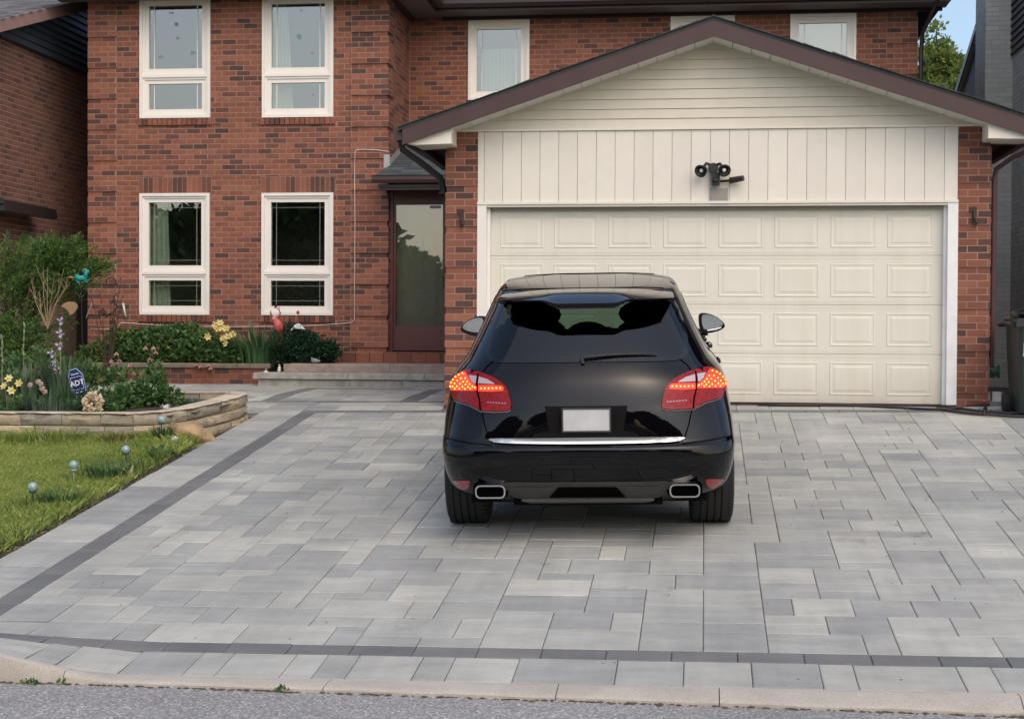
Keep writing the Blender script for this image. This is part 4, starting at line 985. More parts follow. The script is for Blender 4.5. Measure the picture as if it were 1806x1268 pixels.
# wheels
for sx in (-1, 1):
    for wy in (.92, 3.81):
        xc = sx*.853; R_ = .372; b = MB(); pr = [(.255, -.13), (.29, -.142), (.335, -.146), (.358, -.132), (.368, -.112)]
        g_ = [-.085, -.038, .012, .058]
        for g0 in g_: pr += [(R_, g0-.020), (R_, g0-.006), (R_-.012, g0-.005), (R_-.012, g0+.005), (R_, g0+.006)]
        pr += [(R_, .095), (.366, .115), (.356, .133), (.335, .146), (.29, .142), (.255, .13)]
        b.lathe(pr, (xc, wy, R_-.002), (1, 0, 0), 48)
        for k in range(64):
            t = 2*math.pi*k/64
            for (xa, xe) in ((-.132, -.092), (.10, .132)): b.obox((xc+(xa+xe)/2, wy+.368*math.cos(t), R_-.002+.368*math.sin(t)), (Vector((1, 0, 0)), Vector((0, -math.sin(t), math.cos(t))), Vector((0, math.cos(t), math.sin(t)))), (xe-xa)/2, .010, .004)
        wh = cpart(b, 'wheel', RUB, auto=40)
        b = MB(); b.lathe([(.255, -.125), (.24, -.12), (.235, 0), (.24, .10), (.256, .128), (.25, .12), (.05, .105), (.0, .10)], (xc, wy, R_-.002), (sx, 0, 0), 32); cpart(b, 'rim', simple('dark_silver_rim', (.18, .18, .19), .3, metal=1), wh)
        b = MB(); A_ = [(wy+.418*math.cos(R(a)), .37+.418*math.sin(R(a))) for a in range(-8, 189, 14)]; n = len(A_); V = [(sx*.50, y, z) for y, z in A_]+[(sx*.80, y, z) for y, z in A_]
        b.add(V, [(i, i+1, n+i+1, n+i) for i in range(n-1)]+[tuple(range(n))]); cpart(b, 'wheel_well', INT)
# cabin
b = MB(); b.box(-.75, .75, .35, 3.4, .50, .56); b.box(-.78, .78, .40, .55, .55, 1.16); b.box(-.70, .70, .5, 1.0, .95, 1.02); cpart(b, 'cabin_floor', INT, smooth=False)
b = MB(); b.box(-.72, .72, 2.85, 3.4, .9, 1.09); b.ell((-.36, 2.9, 1.10), (.2, .1, .06)); cpart(b, 'dashboard', INT)
for sx in (-.37, .37):
    b = MB(); b.ell((sx, 2.05, .98), (.25, .12, .36), 14, 10); b.ell((sx*1.12, 1.98, 1.375), (.195, .07, .105), 14, 8); b.box(sx-.06, sx+.06, 1.99, 2.02, 1.25, 1.33); b.box(sx-.25, sx+.25, 2.05, 2.55, .6, .75); cpart(b, 'front_seat', INT)
b = MB(); b.box(-.66, .66, 1.02, 1.18, .6, 1.17)
for x in (-.40, 0, .40): b.ell((x, 1.08, 1.235 if x else 1.325), (.13 if x else .15, .06, .085), 12, 8)
cpart(b, 'rear_seat', INT)
b = MB(); b.box(-.055, .055, 2.56, 2.59, 1.415, 1.475); b.tube([(0, 2.58, 1.47), (0, 2.62, 1.53)], .01, 6); b.box(-.03, .03, 2.6, 2.65, 1.36, 1.41); cpart(b, 'rear_view_mirror', INT, smooth=False)
b = MB(); b.tube([(-.20+.18*math.cos(t/20*6.283), 2.66+.05*math.sin(t/20*6.283), 1.10+.17*math.sin(t/20*6.283)) for t in range(21)], .015, 6); b.v = [(p[0]-.18, p[1], p[2]) for p in b.v]; cpart(b, 'steering_wheel', INT)
# ------------------------------------------------------------------ placing helper: the point on the plane Y = const that the camera sees at a photo position
def at(px, py, Y):
    d = CF*FPX+CR*(px-903)+CU*(634-py); return CAMP+d*((Y-CAMP.y)/d.y)
# ------------------------------------------------------------------ leaves
def quads_from(P, D, Nn, L, W):
    """rhombic leaves: P base points, D along, Nn across, L lengths, W half widths"""
    P = np.asarray(P); n = len(P); L = np.asarray(L).reshape(-1, 1); W = np.asarray(W).reshape(-1, 1)
    V = np.empty((n, 4, 3)); V[:, 0] = P; V[:, 1] = P+D*L*.5+Nn*W; V[:, 2] = P+D*L; V[:, 3] = P+D*L*.5-Nn*W
    return V.reshape(-1, 3), np.arange(4*n).reshape(n, 4)
def unit(a): return a/np.maximum(1e-9, np.linalg.norm(a, axis=1, keepdims=True))
def cloud(ells, n, size, seed, up=.25, shell=.55, flat=0.0):
    """leaf quads through a set of ellipsoids (centre, radii), denser towards their skin"""
    r_ = np.random.default_rng(seed); vol = np.array([e[1][0]*e[1][1]*e[1][2] for e in ells])**(2/3); k = r_.choice(len(ells), n, p=vol/vol.sum())
    u = unit(r_.normal(size=(n, 3))); rad = shell+(1-shell)*r_.random((n, 1))**.7
    rad *= 1+.12*np.sin(u[:, :1]*7+k[:, None])*np.cos(u[:, 1:2]*6+k[:, None]*2)
    Cn = np.array([e[0] for e in ells])[k]; Rd = np.array([e[1] for e in ells])[k]; P = Cn+u*Rd*rad
    D = unit(u*.6+r_.normal(size=(n, 3))*.7+np.array([0, 0, up])); B = unit(np.cross(D, r_.normal(size=(n, 3))))
    s = size*(.6+.8*r_.random(n)); return quads_from(P, D, B, s, s*.34)
def clump_cloud(ells, nclump, per, csize, lsize, seed, up=.3):
    """leaves gathered in small tufts so that the crown has lit and dark hollows"""
    r_ = np.random.default_rng(seed); vol = np.array([e[1][0]*e[1][1]*e[1][2] for e in ells])**(2/3); k = r_.choice(len(ells), nclump, p=vol/vol.sum())
    u = unit(r_.normal(size=(nclump, 3))); rad = .35+.65*r_.random((nclump, 1))**.5
    Cc = np.array([e[0] for e in ells])[k]+u*np.array([e[1] for e in ells])[k]*rad
    n = nclump*per; i = np.repeat(np.arange(nclump), per); off = r_.normal(size=(n, 3))*csize*np.array([1, 1, .7])
    P = Cc[i]+off; D = unit(u[i]*.5+unit(off)*.6+r_.normal(size=(n, 3))*.5+np.array([0, 0, up])); B = unit(np.cross(D, r_.normal(size=(n, 3))))
    s = lsize*(.6+.8*r_.random(n)); return quads_from(P, D, B, s, s*.36)
def blades(P, H, W, lean, seed, segs=4):
    """arching strap leaves from base points"""
    r_ = np.random.default_rng(seed); P = np.asarray(P); n = len(P); az = r_.random(n)*6.283; d = np.stack([np.cos(az), np.sin(az), 0*az], 1); a = np.stack([-np.sin(az), np.cos(az), 0*az], 1)
    H = H*(.6+.5*r_.random(n)); lean = lean*(.3+r_.random(n)); V = np.empty((n, (segs+1)*2, 3))
    for s in range(segs+1):
        t = s/segs; c = P+np.array([0, 0, 1.])*(H*(t-.25*(lean/.6).clip(0, 1.6)*t**3))[:, None]+d*(H*lean*t**2)[:, None]; w_ = (W*(1-t**2.2)*(.6+.4*min(1, t*4))+.0006)
        V[:, 2*s] = c-a*w_; V[:, 2*s+1] = c+a*w_
    F = []
    base = np.arange(n)*(segs+1)*2
    Fs = [np.stack([base+2*s, base+2*s+1, base+2*s+3, base+2*s+2], 1) for s in range(segs)]
    return V.reshape(-1, 3), np.concatenate(Fs)
def merge(parts):
    V = []; F = []; o = 0
    for v, f in parts: V.append(v); F.append(f+o); o += len(v)
    return np.concatenate(V), np.concatenate(F)
def disc_pts(c, r, n, seed):
    r_ = np.random.default_rng(seed); a = r_.random(n)*6.283; q = np.sqrt(r_.random(n)); x = c[0]+r[0]*q*np.cos(a); y = c[1]+r[1]*q*np.sin(a)
    return np.stack([x, y, np.full(n, c[2])], 1)
def petals(b, c, r, n=5, up=.3, nrm=(0, -1, .4), w_=.36):
    c = Vector(c); nn = Vector(nrm).normalized(); a = nn.cross(Vector((0, 0, 1))).normalized(); e = nn.cross(a)
    for k in range(n):
        t = 2*math.pi*k/n+random.random()*.3; d = (a*math.cos(t)+e*math.sin(t)); s = nn.cross(d)
        b.add([c, c+d*r*.55+s*r*w_+nn*r*up*.6, c+d*r+nn*r*up, c+d*r*.55-s*r*w_+nn*r*up*.6], [(0, 1, 2, 3)])
# ------------------------------------------------------------------ neighbouring houses
def left_house():
    h = thing('brown_brick_house', 'brown brick house at the edge of the lot with dark gable siding and pink fascia', 'house', (0, 0, 0)); X = -9.7; zb = 4.775; sl = .306; y0 = 3.3; yr = 9.3
    b = MB(); b.quad((X, y0, -.6), (X, 16, -.6), (X, 16, zb), (X, y0, zb)); b.quad((-20, y0, -.6), (X, y0, -.6), (X, y0, zb), (-20, y0, zb)); b.add([(X-.02, y0, zb), (X-.02, 2*yr-y0, zb), (X-.02, yr, zb+sl*(yr-y0))], [(0, 1, 2)]); b.build('wall', M['nmortar'], h)
    w_ = Bricks(); w_.wall(y0, 8.2, 1.2, zb, ('r', X), (), (), zref=.01); w_.finish(h, M['nbrick'], 60)
    sm = pieces('slate_siding', [(0, (0.060, 0.072, 0.098)), (1, (0.078, 0.09, 0.118))], 0.6, 0.1, 10)
    z = zb
    while z < zb+1.75:
        ya = y0+max(0, (z-zb)/sl-.1); b = MB(); V = []
        for (xx, zz) in ((X+.045, z), (X+.018, z+.100), (X, z+.1), (X, z)): V += [(xx, ya+.0, zz), (xx, 2*yr-ya, zz)]
        b.add(V, [(0,1,3,2),(2,3,5,4),(4,5,7,6),(6,7,1,0),(0,2,4,6),(1,7,5,3)]); b.build('siding_board', sm, h); z += .104
    b = MB(); b.box(X-.01, X+.05, y0, 15, zb-.03, zb); b.build('drip_edge', M['dbrown'], h)
    xo = X+.34; pf = simple('pinkish_fascia', (0.30, 0.185, 0.165), 0.6, var=.1)
    rz = lambda y: zb+.13+sl*(min(y, 2*yr-y)-y0)
    b = MB(); V = []
    for xx in (xo, xo-.03): V += [(xx, y0-1.5, rz(y0-1.5)-.02), (xx, yr, rz(yr)-.02), (xx, yr, rz(yr)+.15), (xx, y0-1.5, rz(y0-1.5)+.15)]
    b.add(V, [(0,1,2,3),(7,6,5,4),(0,4,5,1),(1,5,6,2),(2,6,7,3),(3,7,4,0)]); b.build('fascia', pf, h)
    b = MB(); b.quad((xo-.03, y0-1.5, rz(y0-1.5)+.0), (xo-.03, yr, rz(yr)+.0), (X, yr, rz(yr)), (X, y0-1.5, rz(y0-1.5))); b.build('soffit', M['dbrown'], h)
    b = MB(); gsh = pieces('weathered_shingle', [(0, (0.085, 0.08, 0.085)), (.5, (0.13, 0.125, 0.125)), (1, (0.19, 0.18, 0.175))], 0.95, 0.4, 20)
    y = y0-1.52; k = 0
    while y < yr:
        x = xo+.02-(k % 2)*.15
        while x > -14:
            d = random.uniform(.2, .34); b.add([(x, y, rz(y)+.156), (x-d+.004, y, rz(y)+.156), (x-d+.004, y+.15, rz(y+.15)+.152), (x, y+.15, rz(y+.15)+.152), (x, y, rz(y)+.146), (x-d+.004, y, rz(y)+.146)], [(0, 1, 2, 3), (0, 4, 5, 1)]); x -= d
        y += .145; k += 1
    setp(b.build('shingle', gsh, h), kind='stuff')
    b = MB(); b.quad((xo, y0-1.52, rz(y0-1.52)+.148), (-20, y0-1.52, rz(y0-1.52)+.148), (-20, yr, rz(yr)+.148), (xo, yr, rz(yr)+.148)); b.quad((xo, yr, rz(yr)+.148), (-20, yr, rz(yr)+.148), (-20, 16, rz(16)+.148), (xo, 16, rz(16)+.148)); b.build('roof', gsh, h)
    b = MB(); b.box(X, X+.42, 2.6, 4.28, 2.40, 2.47); b.add([(X, 2.6, 2.47), (X+.42, 2.6, 2.47), (X+.42, 4.28, 2.47), (X, 4.28, 2.47), (X, 2.6, 2.56), (X, 4.28, 2.56)], [(0,1,4),(1,2,5,4),(2,3,5)]); b.box(X+.36, X+.43, 2.6, 4.29, 2.33, 2.42); b.build('side_canopy', M['black'], h)
    b = MB(); b.box(X, X+.30, 5.95, 6.9, 1.95, 2.10); b.box(X, X+.18, 6.0, 6.85, .3, 1.95); b.build('side_door_hood', M['black'], h)
left_house()
def right_house():
    h = thing('grey_painted_house', 'grey painted brick house with a square chimney beyond the garage', 'house', (0, 0, 0)); X = 4.66; cy = 8.0; cx0 = 4.245
    b = MB(); b.quad((X, 2, -.6), (X, 8.9, -.6), (X, 8.9, 8), (X, 2, 8)); b.box(cx0, X, cy, cy+.9, -.6, 9); b.build('wall', M['gmortar'], h)
    w_ = Bricks(); w_.wall(4.0, cy, -.2, 5.09, ('l', X), (), (), zref=.02); w_.wall(cx0, X, -.2, 6.8, ('f', cy), (), (), zref=.02, prio=3); w_.wall(cy, cy+.9, 3.5, 6.8, ('l', cx0), (), (), zref=.02, prio=3); w_.finish(h, M['gbrick'], 180)
    sm = pieces('umber_siding', [(0, (0.062, 0.048, 0.05)), (1, (0.085, 0.066, 0.068))], 0.6, 0.1, 10); z = 5.10
    while z < 7.2:
        b = MB(); V = []
        for (xx, zz) in ((X-.045, z), (X-.018, z+.105), (X, z+.105), (X, z)): V += [(xx, 5.2, zz), (xx, cy-.002, zz)]
        b.add(V, [(0,1,3,2),(2,3,5,4),(4,5,7,6),(6,7,1,0),(0,2,4,6),(1,7,5,3)]); b.build('siding_board', sm, h); z += .109
    # rear wing: low dark gable end and its rake board
    dk = simple('charcoal_siding', (0.045, 0.05, 0.058), 0.6, var=.1); xr = 4.42
    a = at(1727, 42, 9.2); xr = a.x
    f = CF*FPX+CR*(1689-903)+CU*(634-163); t = (xr-CAMP.x)/f.x; c = CAMP+f*t
    s_ = (c.z-a.z)/(c.y-a.y); P = lambda y, dz: (a.z+s_*(y-a.y)+dz)
    b = MB(); V = [(xr+.06, cy+.92, 2), (xr+.06, c.y, 2), (xr+.06, c.y, P(c.y, -.06)), (xr+.06, cy+.92, P(cy+.92, -.06))]; b.add(V+[(x+.3, y, z) for x, y, z in V], [(0,1,2,3),(7,6,5,4),(2,6,7,3),(0,4,5,1),(1,5,6,2),(3,7,4,0)]); b.build('rear_gable', dk, h)
    for (dz0, dz1, x0, x1, m_) in ((-.02, .10, xr-.03, xr+.5, 'black'), (-.055, -.025, xr-.005, xr+.06, 'flash')):
        b = MB(); V = [(x0, cy+.91, P(cy+.91, dz0)), (x0, c.y+.15, P(c.y+.15, dz0)), (x0, c.y+.15, P(c.y+.15, dz1)), (x0, cy+.91, P(cy+.91, dz1))]
        b.add(V+[(x1, y, z) for x, y, z in V], [(0,1,2,3),(7,6,5,4),(2,6,7,3),(0,4,5,1),(1,5,6,2),(3,7,4,0)]); b.build('rake_board' if m_ == 'black' else 'rake_trim', M[m_], h)
    b = MB(); b.quad((X, 2, 8), (X, 8.9, 8), (12, 8.9, 8), (12, 2, 8)); b.quad((X, 8.9, -.6), (12, 8.9, -.6), (12, 8.9, 8), (X, 8.9, 8)); b.build('roof', M['shingle'], h)
right_house()
gt = thing('side_gate', 'dark plank gate closing the gap between the two brick houses', 'gate', (-9.3, 7.4, .05))
for i in range(6):
    b = MB(); x = -9.68+i*.13; b.box(x+.004, x+.126, 7.38, 7.41, .05, 1.95+random.uniform(-.01, .01)); b.build('plank', simple('dark_gate_wood', (0.025, 0.02, 0.018), .8, var=.2), gt)
b = MB(); b.box(-9.69, -8.9, 7.412, 7.45, .4, .5); b.box(-9.69, -8.9, 7.412, 7.45, 1.5, 1.6); b.build('rail', M['dbrown'], gt)
# ------------------------------------------------------------------ steps, planter, stone bed
st = thing('entry_steps', 'low concrete and brick steps in front of the maroon entry door', 'steps', (-4.5, 3.2, 0))
def slab(x0, x1, y0, y1, z0, z1, c=.012):
    b = MB(); V = [(x0,y0,z0),(x1,y0,z0),(x1,y1,z0),(x0,y1,z0),(x0,y0,z1-c),(x1,y0,z1-c),(x1,y1,z1),(x0,y1,z1),(x0+c,y0+c,z1),(x1,y0+c,z1)]
    b.add(V, [(0,3,2,1),(0,1,5,4),(4,5,9,8),(8,9,6,7),(1,2,6,9,5),(0,4,8,7,3)]); return b
x = -6.0
for d in (1.28, 1.02, .80): slab(x+.003, x+d-.003, 2.98, 3.44, .125, .205).build('step_slab', M['ledge'], st); x += d
x = -5.94
for d in (.58, .66, .7, .55, .6): slab(x+.003, x+d-.003, 3.02, 3.40, -.05, .122).build('step_riser', M['ledge'], st); x += d
x = -5.69
for d in (1.45, 1.35): slab(x+.002, x+d-.002, 3.36, 4.40, .207, .315).build('porch_slab', M['ledge2'], st); x += d
x = -5.13
for i in range(8): b = MB(); b.box(x+.004, x+.196, 4.40-.02, 4.48, .318, .455+random.uniform(-.003, .003)); b.build('brick', M['brick'], st); x += .2
pl = thing('brick_planter', 'low red brick planter with weathered cap stones under the ground floor windows', 'planter', (-7.4, 3.8, 0))
x = -8.9
for i, d in enumerate((.62, .60, .66, .56, .47)): slab(x+.003, x+d-.003, 3.77, 4.02, .245, .305).build('cap_stone', M['dstone'], pl); x += d
for r_ in range(3):
    x = -8.88-(r_ % 2)*.1
    while x < -6.05:
        a, c = max(x, -8.88), min(x+.2, -6.02)
        if c-a > .03: b = MB(); b.box(a, c, 3.80+random.uniform(-.002, .002), 3.88, .018+r_*.0745, .084+r_*.0745); b.build('brick', M['brick'], pl)
        x += .2095
b = MB(); b.box(-8.88, -6.02, 3.805, 4.3, -.1, .244); b.build('mortar_core', M['mortar'], pl)
b = MB(); b.box(-8.88, -5.5, 4.0, 4.49, .0, .27); setp(b.build('planter_soil', M['soil']), kind='stuff')
bed = thing('stone_bed_wall', 'curved raised bed wall of rough tan stone blocks beside the lawn', 'garden wall', (-6, -1.6, -.2))
PATH = [(-10.4, -2.03), (-9, -2.03), (-7.1, -2.05), (-6.4, -2.08), (-5.78, -2.11), (-5.47, -2.02), (-5.24, -1.76), (-5.09, -1.38), (-4.97, -.98), (-4.97, -.72), (-5.15, -.60), (-5.6, -.62), (-6.6, -.62), (-8.0, -.55), (-10.4, -.5)]
def along(P, s):
    for a, c in zip(P, P[1:]):
        l = math.dist(a, c)
        if s <= l: t = s/l; return Vector((a[0]+(c[0]-a[0])*t, a[1]+(c[1]-a[1])*t, 0)), Vector((c[0]-a[0], c[1]-a[1], 0)).normalized()
        s -= l
    return Vector((*P[-1], 0)), Vector((P[-1][0]-P[-2][0], P[-1][1]-P[-2][1], 0)).normalized()
TOT = sum(math.dist(a, c) for a, c in zip(PATH, PATH[1:]))
def stone_block(s0, s1, z0, z1, mat, name, th=.19):
    """rough split-face block: its street face bulges unevenly, edges broken"""
    b = MB(); n = max(2, int((s1-s0)/.07)); V = []; F = []; m = 7; sd = random.random()*50
    for i in range(n+1):
        s = s0+.003+(s1-s0-.006)*i/n; p, t = along(PATH, s); p2, t2 = along(PATH, min(TOT, s+.12)); p3, t3 = along(PATH, max(0, s-.12)); t = (t+t2+t3).normalized(); o = Vector((t.y, -t.x, 0)); g = gz(p.x, p.y)
        e = .35 if i in (0, n) else 1; q = lambda k: e*(.010*math.sin(s*31+sd+k*2.1)+.008*math.sin(s*67+sd*2+k*4))
        prof = [(-th, z0), (.0, z0+.004), (.016*e+q(1), z0+(z1-z0)*.22), (.022*e+q(2), z0+(z1-z0)*.55), (.014*e+q(3), z0+(z1-z0)*.84), (.0, z1), (-th, z1+.002)]
        for (dd, zz) in prof: V.append(p+o*dd+Vector((0, 0, g+zz)))
    for i in range(n):
        for j in range(m): F.append((i*m+j, (i+1)*m+j, (i+1)*m+(j+1) % m, i*m+(j+1) % m))
    F += [tuple(range(m)), tuple(n*m+j for j in range(m-1, -1, -1))]; b.add(V, F); b.build(name, mat, bed, smooth=True, auto=35)
for c, (z0, z1) in enumerate(((-.10, .012), (.016, .122), (.126, .238))):
    s = random.uniform(0, .2)
    while s < TOT-.05:
        d = random.uniform(.28, .58); stone_block(s, min(TOT, s+d), z0, z1, M['stone'], 'stone'); s += d
s = 0
while s < TOT-.05:
    d = random.uniform(.28, .5); stone_block(s, min(TOT, s+d), .240, .256, M['lit_top'], 'cap_stone', .20); s += d  # thin pale layer: light on the top course put into its colour
def sheet(name, x0, x1, y0, y1, dz, mat, n=24, kind='structure', inside=None):
    b = MB(); V = []; F = []
    for j in range(n+1):
        for i in range(n+1):
            x = x0+(x1-x0)*i/n; y = y0+(y1-y0)*j/n; V.append((x, y, gz(x, y)+dz+.012*math.sin(x*9+y*5)*math.sin(y*7)))
    for j in range(n):
        for i in range(n):
            k = j*(n+1)+i
            if inside and not inside((x0+(x1-x0)*(i+.5)/n), (y0+(y1-y0)*(j+.5)/n)): continue
            F.append((k, k+1, k+n+2, k+n+1))
    b.add(V, F); return setp(b.build(name, mat, smooth=True), kind=kind)
sheet('bed_soil', -10.4, -5.0, -2.0, -.66, .20, M['soil'], 30, 'stuff', lambda x, y: inpoly(x, y, [(px_, py_) for px_, py_ in PATH]))
# ------------------------------------------------------------------ lawn and verge grass
sheet('lawn', -13, -4.905, KERB_B+.02, -2.0, -.012, simple('lawn_thatch', (0.15, 0.16, 0.05), 1, var=.4, scale=8), 40)
sheet('side_ground', -13, -9.3, -.5, 9, .0, simple('bare_ground', (0.07, 0.06, 0.045), 1, var=.4, scale=6), 10)
def lawn():
    r_ = np.random.default_rng(5); n = 230000; x = -8.6+3.68*r_.random(n)**.62; y = -8.2+6.1*r_.random(n)**.85; gapm = (x > -4.97-.10*(.5+.5*np.sin(y*5))*(r_.random(n) < .8)); k = ~gapm; x, y = x[k], y[k]; n = len(x)
    z = np.array([gz(a, c) for a, c in zip(x, y)])-.012; P = np.stack([x, y, z], 1)
    tall = np.clip((x+5.75)/.55, 0, 1)*.8+np.clip((y+2.65)/.45, 0, 1)*1.0; pat = .5+.5*np.sin(x*2.3+1)*np.sin(y*1.9)
    H = (.016+.020*r_.random(n)+.010*pat)*(1+1.5*tall*r_.random(n)**2); az = r_.random(n)*6.283; d = np.stack([np.cos(az), np.sin(az), 0*az], 1); a = np.stack([-np.sin(az), np.cos(az), 0*az], 1); l = .2+.9*r_.random(n)
    W = .0010+.0010*r_.random(n); V = np.empty((n, 4, 3)); V[:, 0] = P-a*W[:, None]; V[:, 1] = P+a*W[:, None]; m = P+d*(H*l*.35)[:, None]+np.array([0, 0, 1])*(H*.65)[:, None]; V[:, 2] = m+a*(W*.7)[:, None]; V[:, 3] = P+d*(H*l)[:, None]+np.array([0, 0, 1])*H[:, None]
    setp(raw('lawn_grass', V.reshape(-1, 3), np.arange(4*n).reshape(n, 4), M['grass']), kind='stuff')
lawn()
def edge_weeds():
    r_ = np.random.default_rng(15); n = 4200; y = -7.4+4.7*r_.random(n); clump = .5+.5*np.sin(y*3.1)*np.sin(y*1.3+1); x = -4.97-.62*r_.random(n)**1.4; k = r_.random(n) < .25+.75*clump; x, y, clump = x[k], y[k], clump[k]
    P = np.stack([x, y, np.array([gz(a, c) for a, c in zip(x, y)])-.01], 1); H = (.06+.19*clump*r_.random(len(x))**1.5)
    v, f = blades(P, H, .0034, .8, 16, 3); setp(raw('edge_weeds', v, f, leafmat('weed_blade', [(0, (.06, .12, .03)), (.7, (.14, .22, .055)), (1, (.34, .34, .13))], .3)), kind='stuff')
    n = 1500; x = -9.0+3.9*r_.random(n); y = -2.22-.35*r_.random(n)**1.5; P = np.stack([x, y, np.array([gz(a, c) for a, c in zip(x, y)])-.01], 1); k = r_.random(n) < .3+.7*(.5+.5*np.sin(x*4))
    v, f = blades(P[k], .06+.17*r_.random(int(k.sum())), .0030, .9, 17, 3); setp(raw('wall_weeds', v, f, M['grass']), kind='stuff')
edge_weeds()
def tuft(name, label, cat, c, r, n, H, W, lean, mat, seed, group=None):
    c = Vector(c); t = thing(name, label, cat, c, group); v, f = blades(disc_pts(c, r, n, seed), H, W, lean, seed); raw('leaf_blades', v, f, mat, t); return t
g0 = lambda x, y, dz=0: (x, y, gz(x, y)+dz)
tuft('grass_tuft', 'dark upright tuft of grass by the ochre rock at the drive edge', 'grass tuft', g0(-5.33, -2.36), (.10, .08), 130, .21, .004, .35, M['blade'], 21)
tuft('grass_tuft', 'long feathery grass growing against the stone wall under the irises', 'grass tuft', g0(-6.55, -2.32), (.42, .12), 420, .19, .003, .8, M['grass'], 22)
tuft('grass_tuft', 'dry straw coloured tuft at the foot of the stone wall', 'grass tuft', g0(-5.78, -2.36), (.16, .09), 180, .16, .003, .8, leafmat('straw_blade', [(0, (.16, .17, .05)), (1, (.38, .30, .15))], .3), 23)
tuft('grass_tuft', 'mid green tuft behind the clear globe light in the lawn', 'grass tuft', g0(-5.22, -3.95), (.2, .32), 330, .13, .004, .7, M['blade'], 24)
tuft('grass_tuft', 'mid green tuft beside the lowest globe light along the drive', 'grass tuft', g0(-5.22, -5.0), (.16, .3), 260, .12, .004, .7, M['blade'], 25)
yl = tuft('pale_leaf_sprout', 'sprout of two pale yellow blades at the drive edge', 'plant', g0(-5.02, -4.05), (.02, .03), 5, .15, .013, .7, leafmat('pale_yellow_blade', [(0, (.42, .42, .16)), (1, (.55, .53, .26))], .3), 26)
t = thing('leafy_weed', 'small round leaved weed at the drive edge', 'plant', g0(-5.02, -3.2)); v, f = cloud([((-5.05, -3.2, gz(-5.05, -3.2)+.05), (.10, .2, .05))], 60, .06, 3); raw('leaves', v, f, M['leafl'], t)
for i, (x, y) in enumerate(((-3.52, -9.385), (-2.18, -9.375), (-3.35, -9.38))):
    t = thing('weed', ('leafy weed in the gutter under the kerb ramp', 'tiny weed in the gutter at the driveway kerb', 'small ragged weed in the gutter by the kerb ramp')[i], 'plant', (x, y, ROADZ)); v, f = cloud([((x, y, ROADZ+.010), (.05 if i == 0 else .03, .014, .014))], 40 if i == 0 else 26, .02, 40+i); raw('leaves', v, f, M['leafl'], t)
# litter in the gutter line
b = MB()
for i in range(420):
    x = random.uniform(-4.8, 3.2); y = KERB_F-abs(random.gauss(0, .012))-.002; r_ = random.uniform(.004, .013); b.ell((x, y, ROADZ+.002), (r_*1.6, r_, r_*.5), 5, 3)
setp(b.build('gutter_dirt', simple('gutter_dirt', (0.10, 0.075, 0.05), 1, var=.4, scale=30)), kind='stuff')
b = MB()
for i in range(260):
    x = random.uniform(-4.8, 3.2); y = random.uniform(-9.9, -9.40); r_ = random.uniform(.003, .008); b.ell((x, y, ROADZ+.002), (r_, r_, r_*.6), 5, 3)
setp(b.build('loose_gravel', simple('pale_chippings', (0.42, 0.40, 0.37), .9)), kind='stuff')
b = MB()
for i in range(230):
    x = random.uniform(-4.4, 3.4); y = random.uniform(-9.1, -.6); r_ = random.uniform(.002, .006); b.ell((x, y, gz(x, y)+.002), (r_*random.uniform(1, 2.2), r_, r_*.5), 5, 3)
setp(b.build('drive_grit', simple('grit', (.11, .09, .07), 1, var=.5, scale=30)), kind='stuff')
b = MB()
for i in range(800):
    y = random.uniform(-7.2, -2.6); x = -4.905-abs(random.gauss(0, .05)); r_ = random.uniform(.003, .013); b.ell((x, y, gz(x, y)), (r_, r_, r_*.6), 6, 4)
setp(b.build('edge_dirt', M['soil']), kind='stuff')
# ------------------------------------------------------------------ bed planting
def juniper():
    c = Vector((-8.7, 1.6, .05)); t = thing('juniper_bush', 'large feathery green juniper bush in front of the brown brick house', 'bush', c)
    r_ = np.random.default_rng(3); parts = []
    E = [((-8.85, 1.5, 1.08), (1.0, .8, .92), 440), ((-8.15, 1.45, 1.52), (.58, .45, .40), 150), ((-7.72, 1.40, 1.56), (.44, .26, .16), 90), ((-7.95, 1.40, 1.75), (.5, .35, .22), 90), ((-9.0, 1.2, .55), (.75, .6, .5), 170), ((-8.35, 1.1, .62), (.42, .35, .40), 70)]
    for (cc, rr, n) in E:
        u = unit(r_.normal(size=(n, 3))+np.array([0, -.35, .12])); q = .45+.6*r_.random((n, 1))**.6; tip = np.array(cc)+u*np.array(rr)*q
        dr = unit(u*np.array([.9, .7, .4])+np.array([.25, -.1, .45])+r_.normal(size=(n, 3))*.22); ln = .24+.24*r_.random((n, 1)); m = 112
        s = np.repeat(r_.random((1, m)), n, 0)+r_.normal(size=(n, m))*.03; s = s.clip(0, 1)[..., None]
        base = tip[:, None]-dr[:, None]*ln[:, None]*(1-s)+r_.normal(size=(n, m, 3))*.036*(1.12-s)*np.array([1, 1, .8])
        D = unit((dr[:, None]*1.0+r_.normal(size=(n, m, 3))*.42).reshape(-1, 3)); B = unit(np.cross(D, r_.normal(size=(n*m, 3)))); L = .042*(.6+.7*r_.random(n*m))
        parts.append(quads_from(base.reshape(-1, 3), D, B, L, L*.13))
    v, f = merge(parts); raw('foliage', v, f, M['juniper'], t)
    b = MB()
    for i in range(16):
        a = i*.4; q = Vector((-8.75+.6*math.cos(a*2.1), 1.5+.4*math.sin(a*1.7), .7+.8*random.random())); b.tube([c, c+(q-c)*.5+Vector((0, 0, .15)), q], [.035, .025, .01], 6)
    b.tube([c, (-8.3, 1.5, .9), (-7.8, 1.42, 1.4), (-7.5, 1.4, 1.6)], [.04, .03, .018, .006], 6); b.build('branches', M['bark'], t, smooth=True)
juniper()
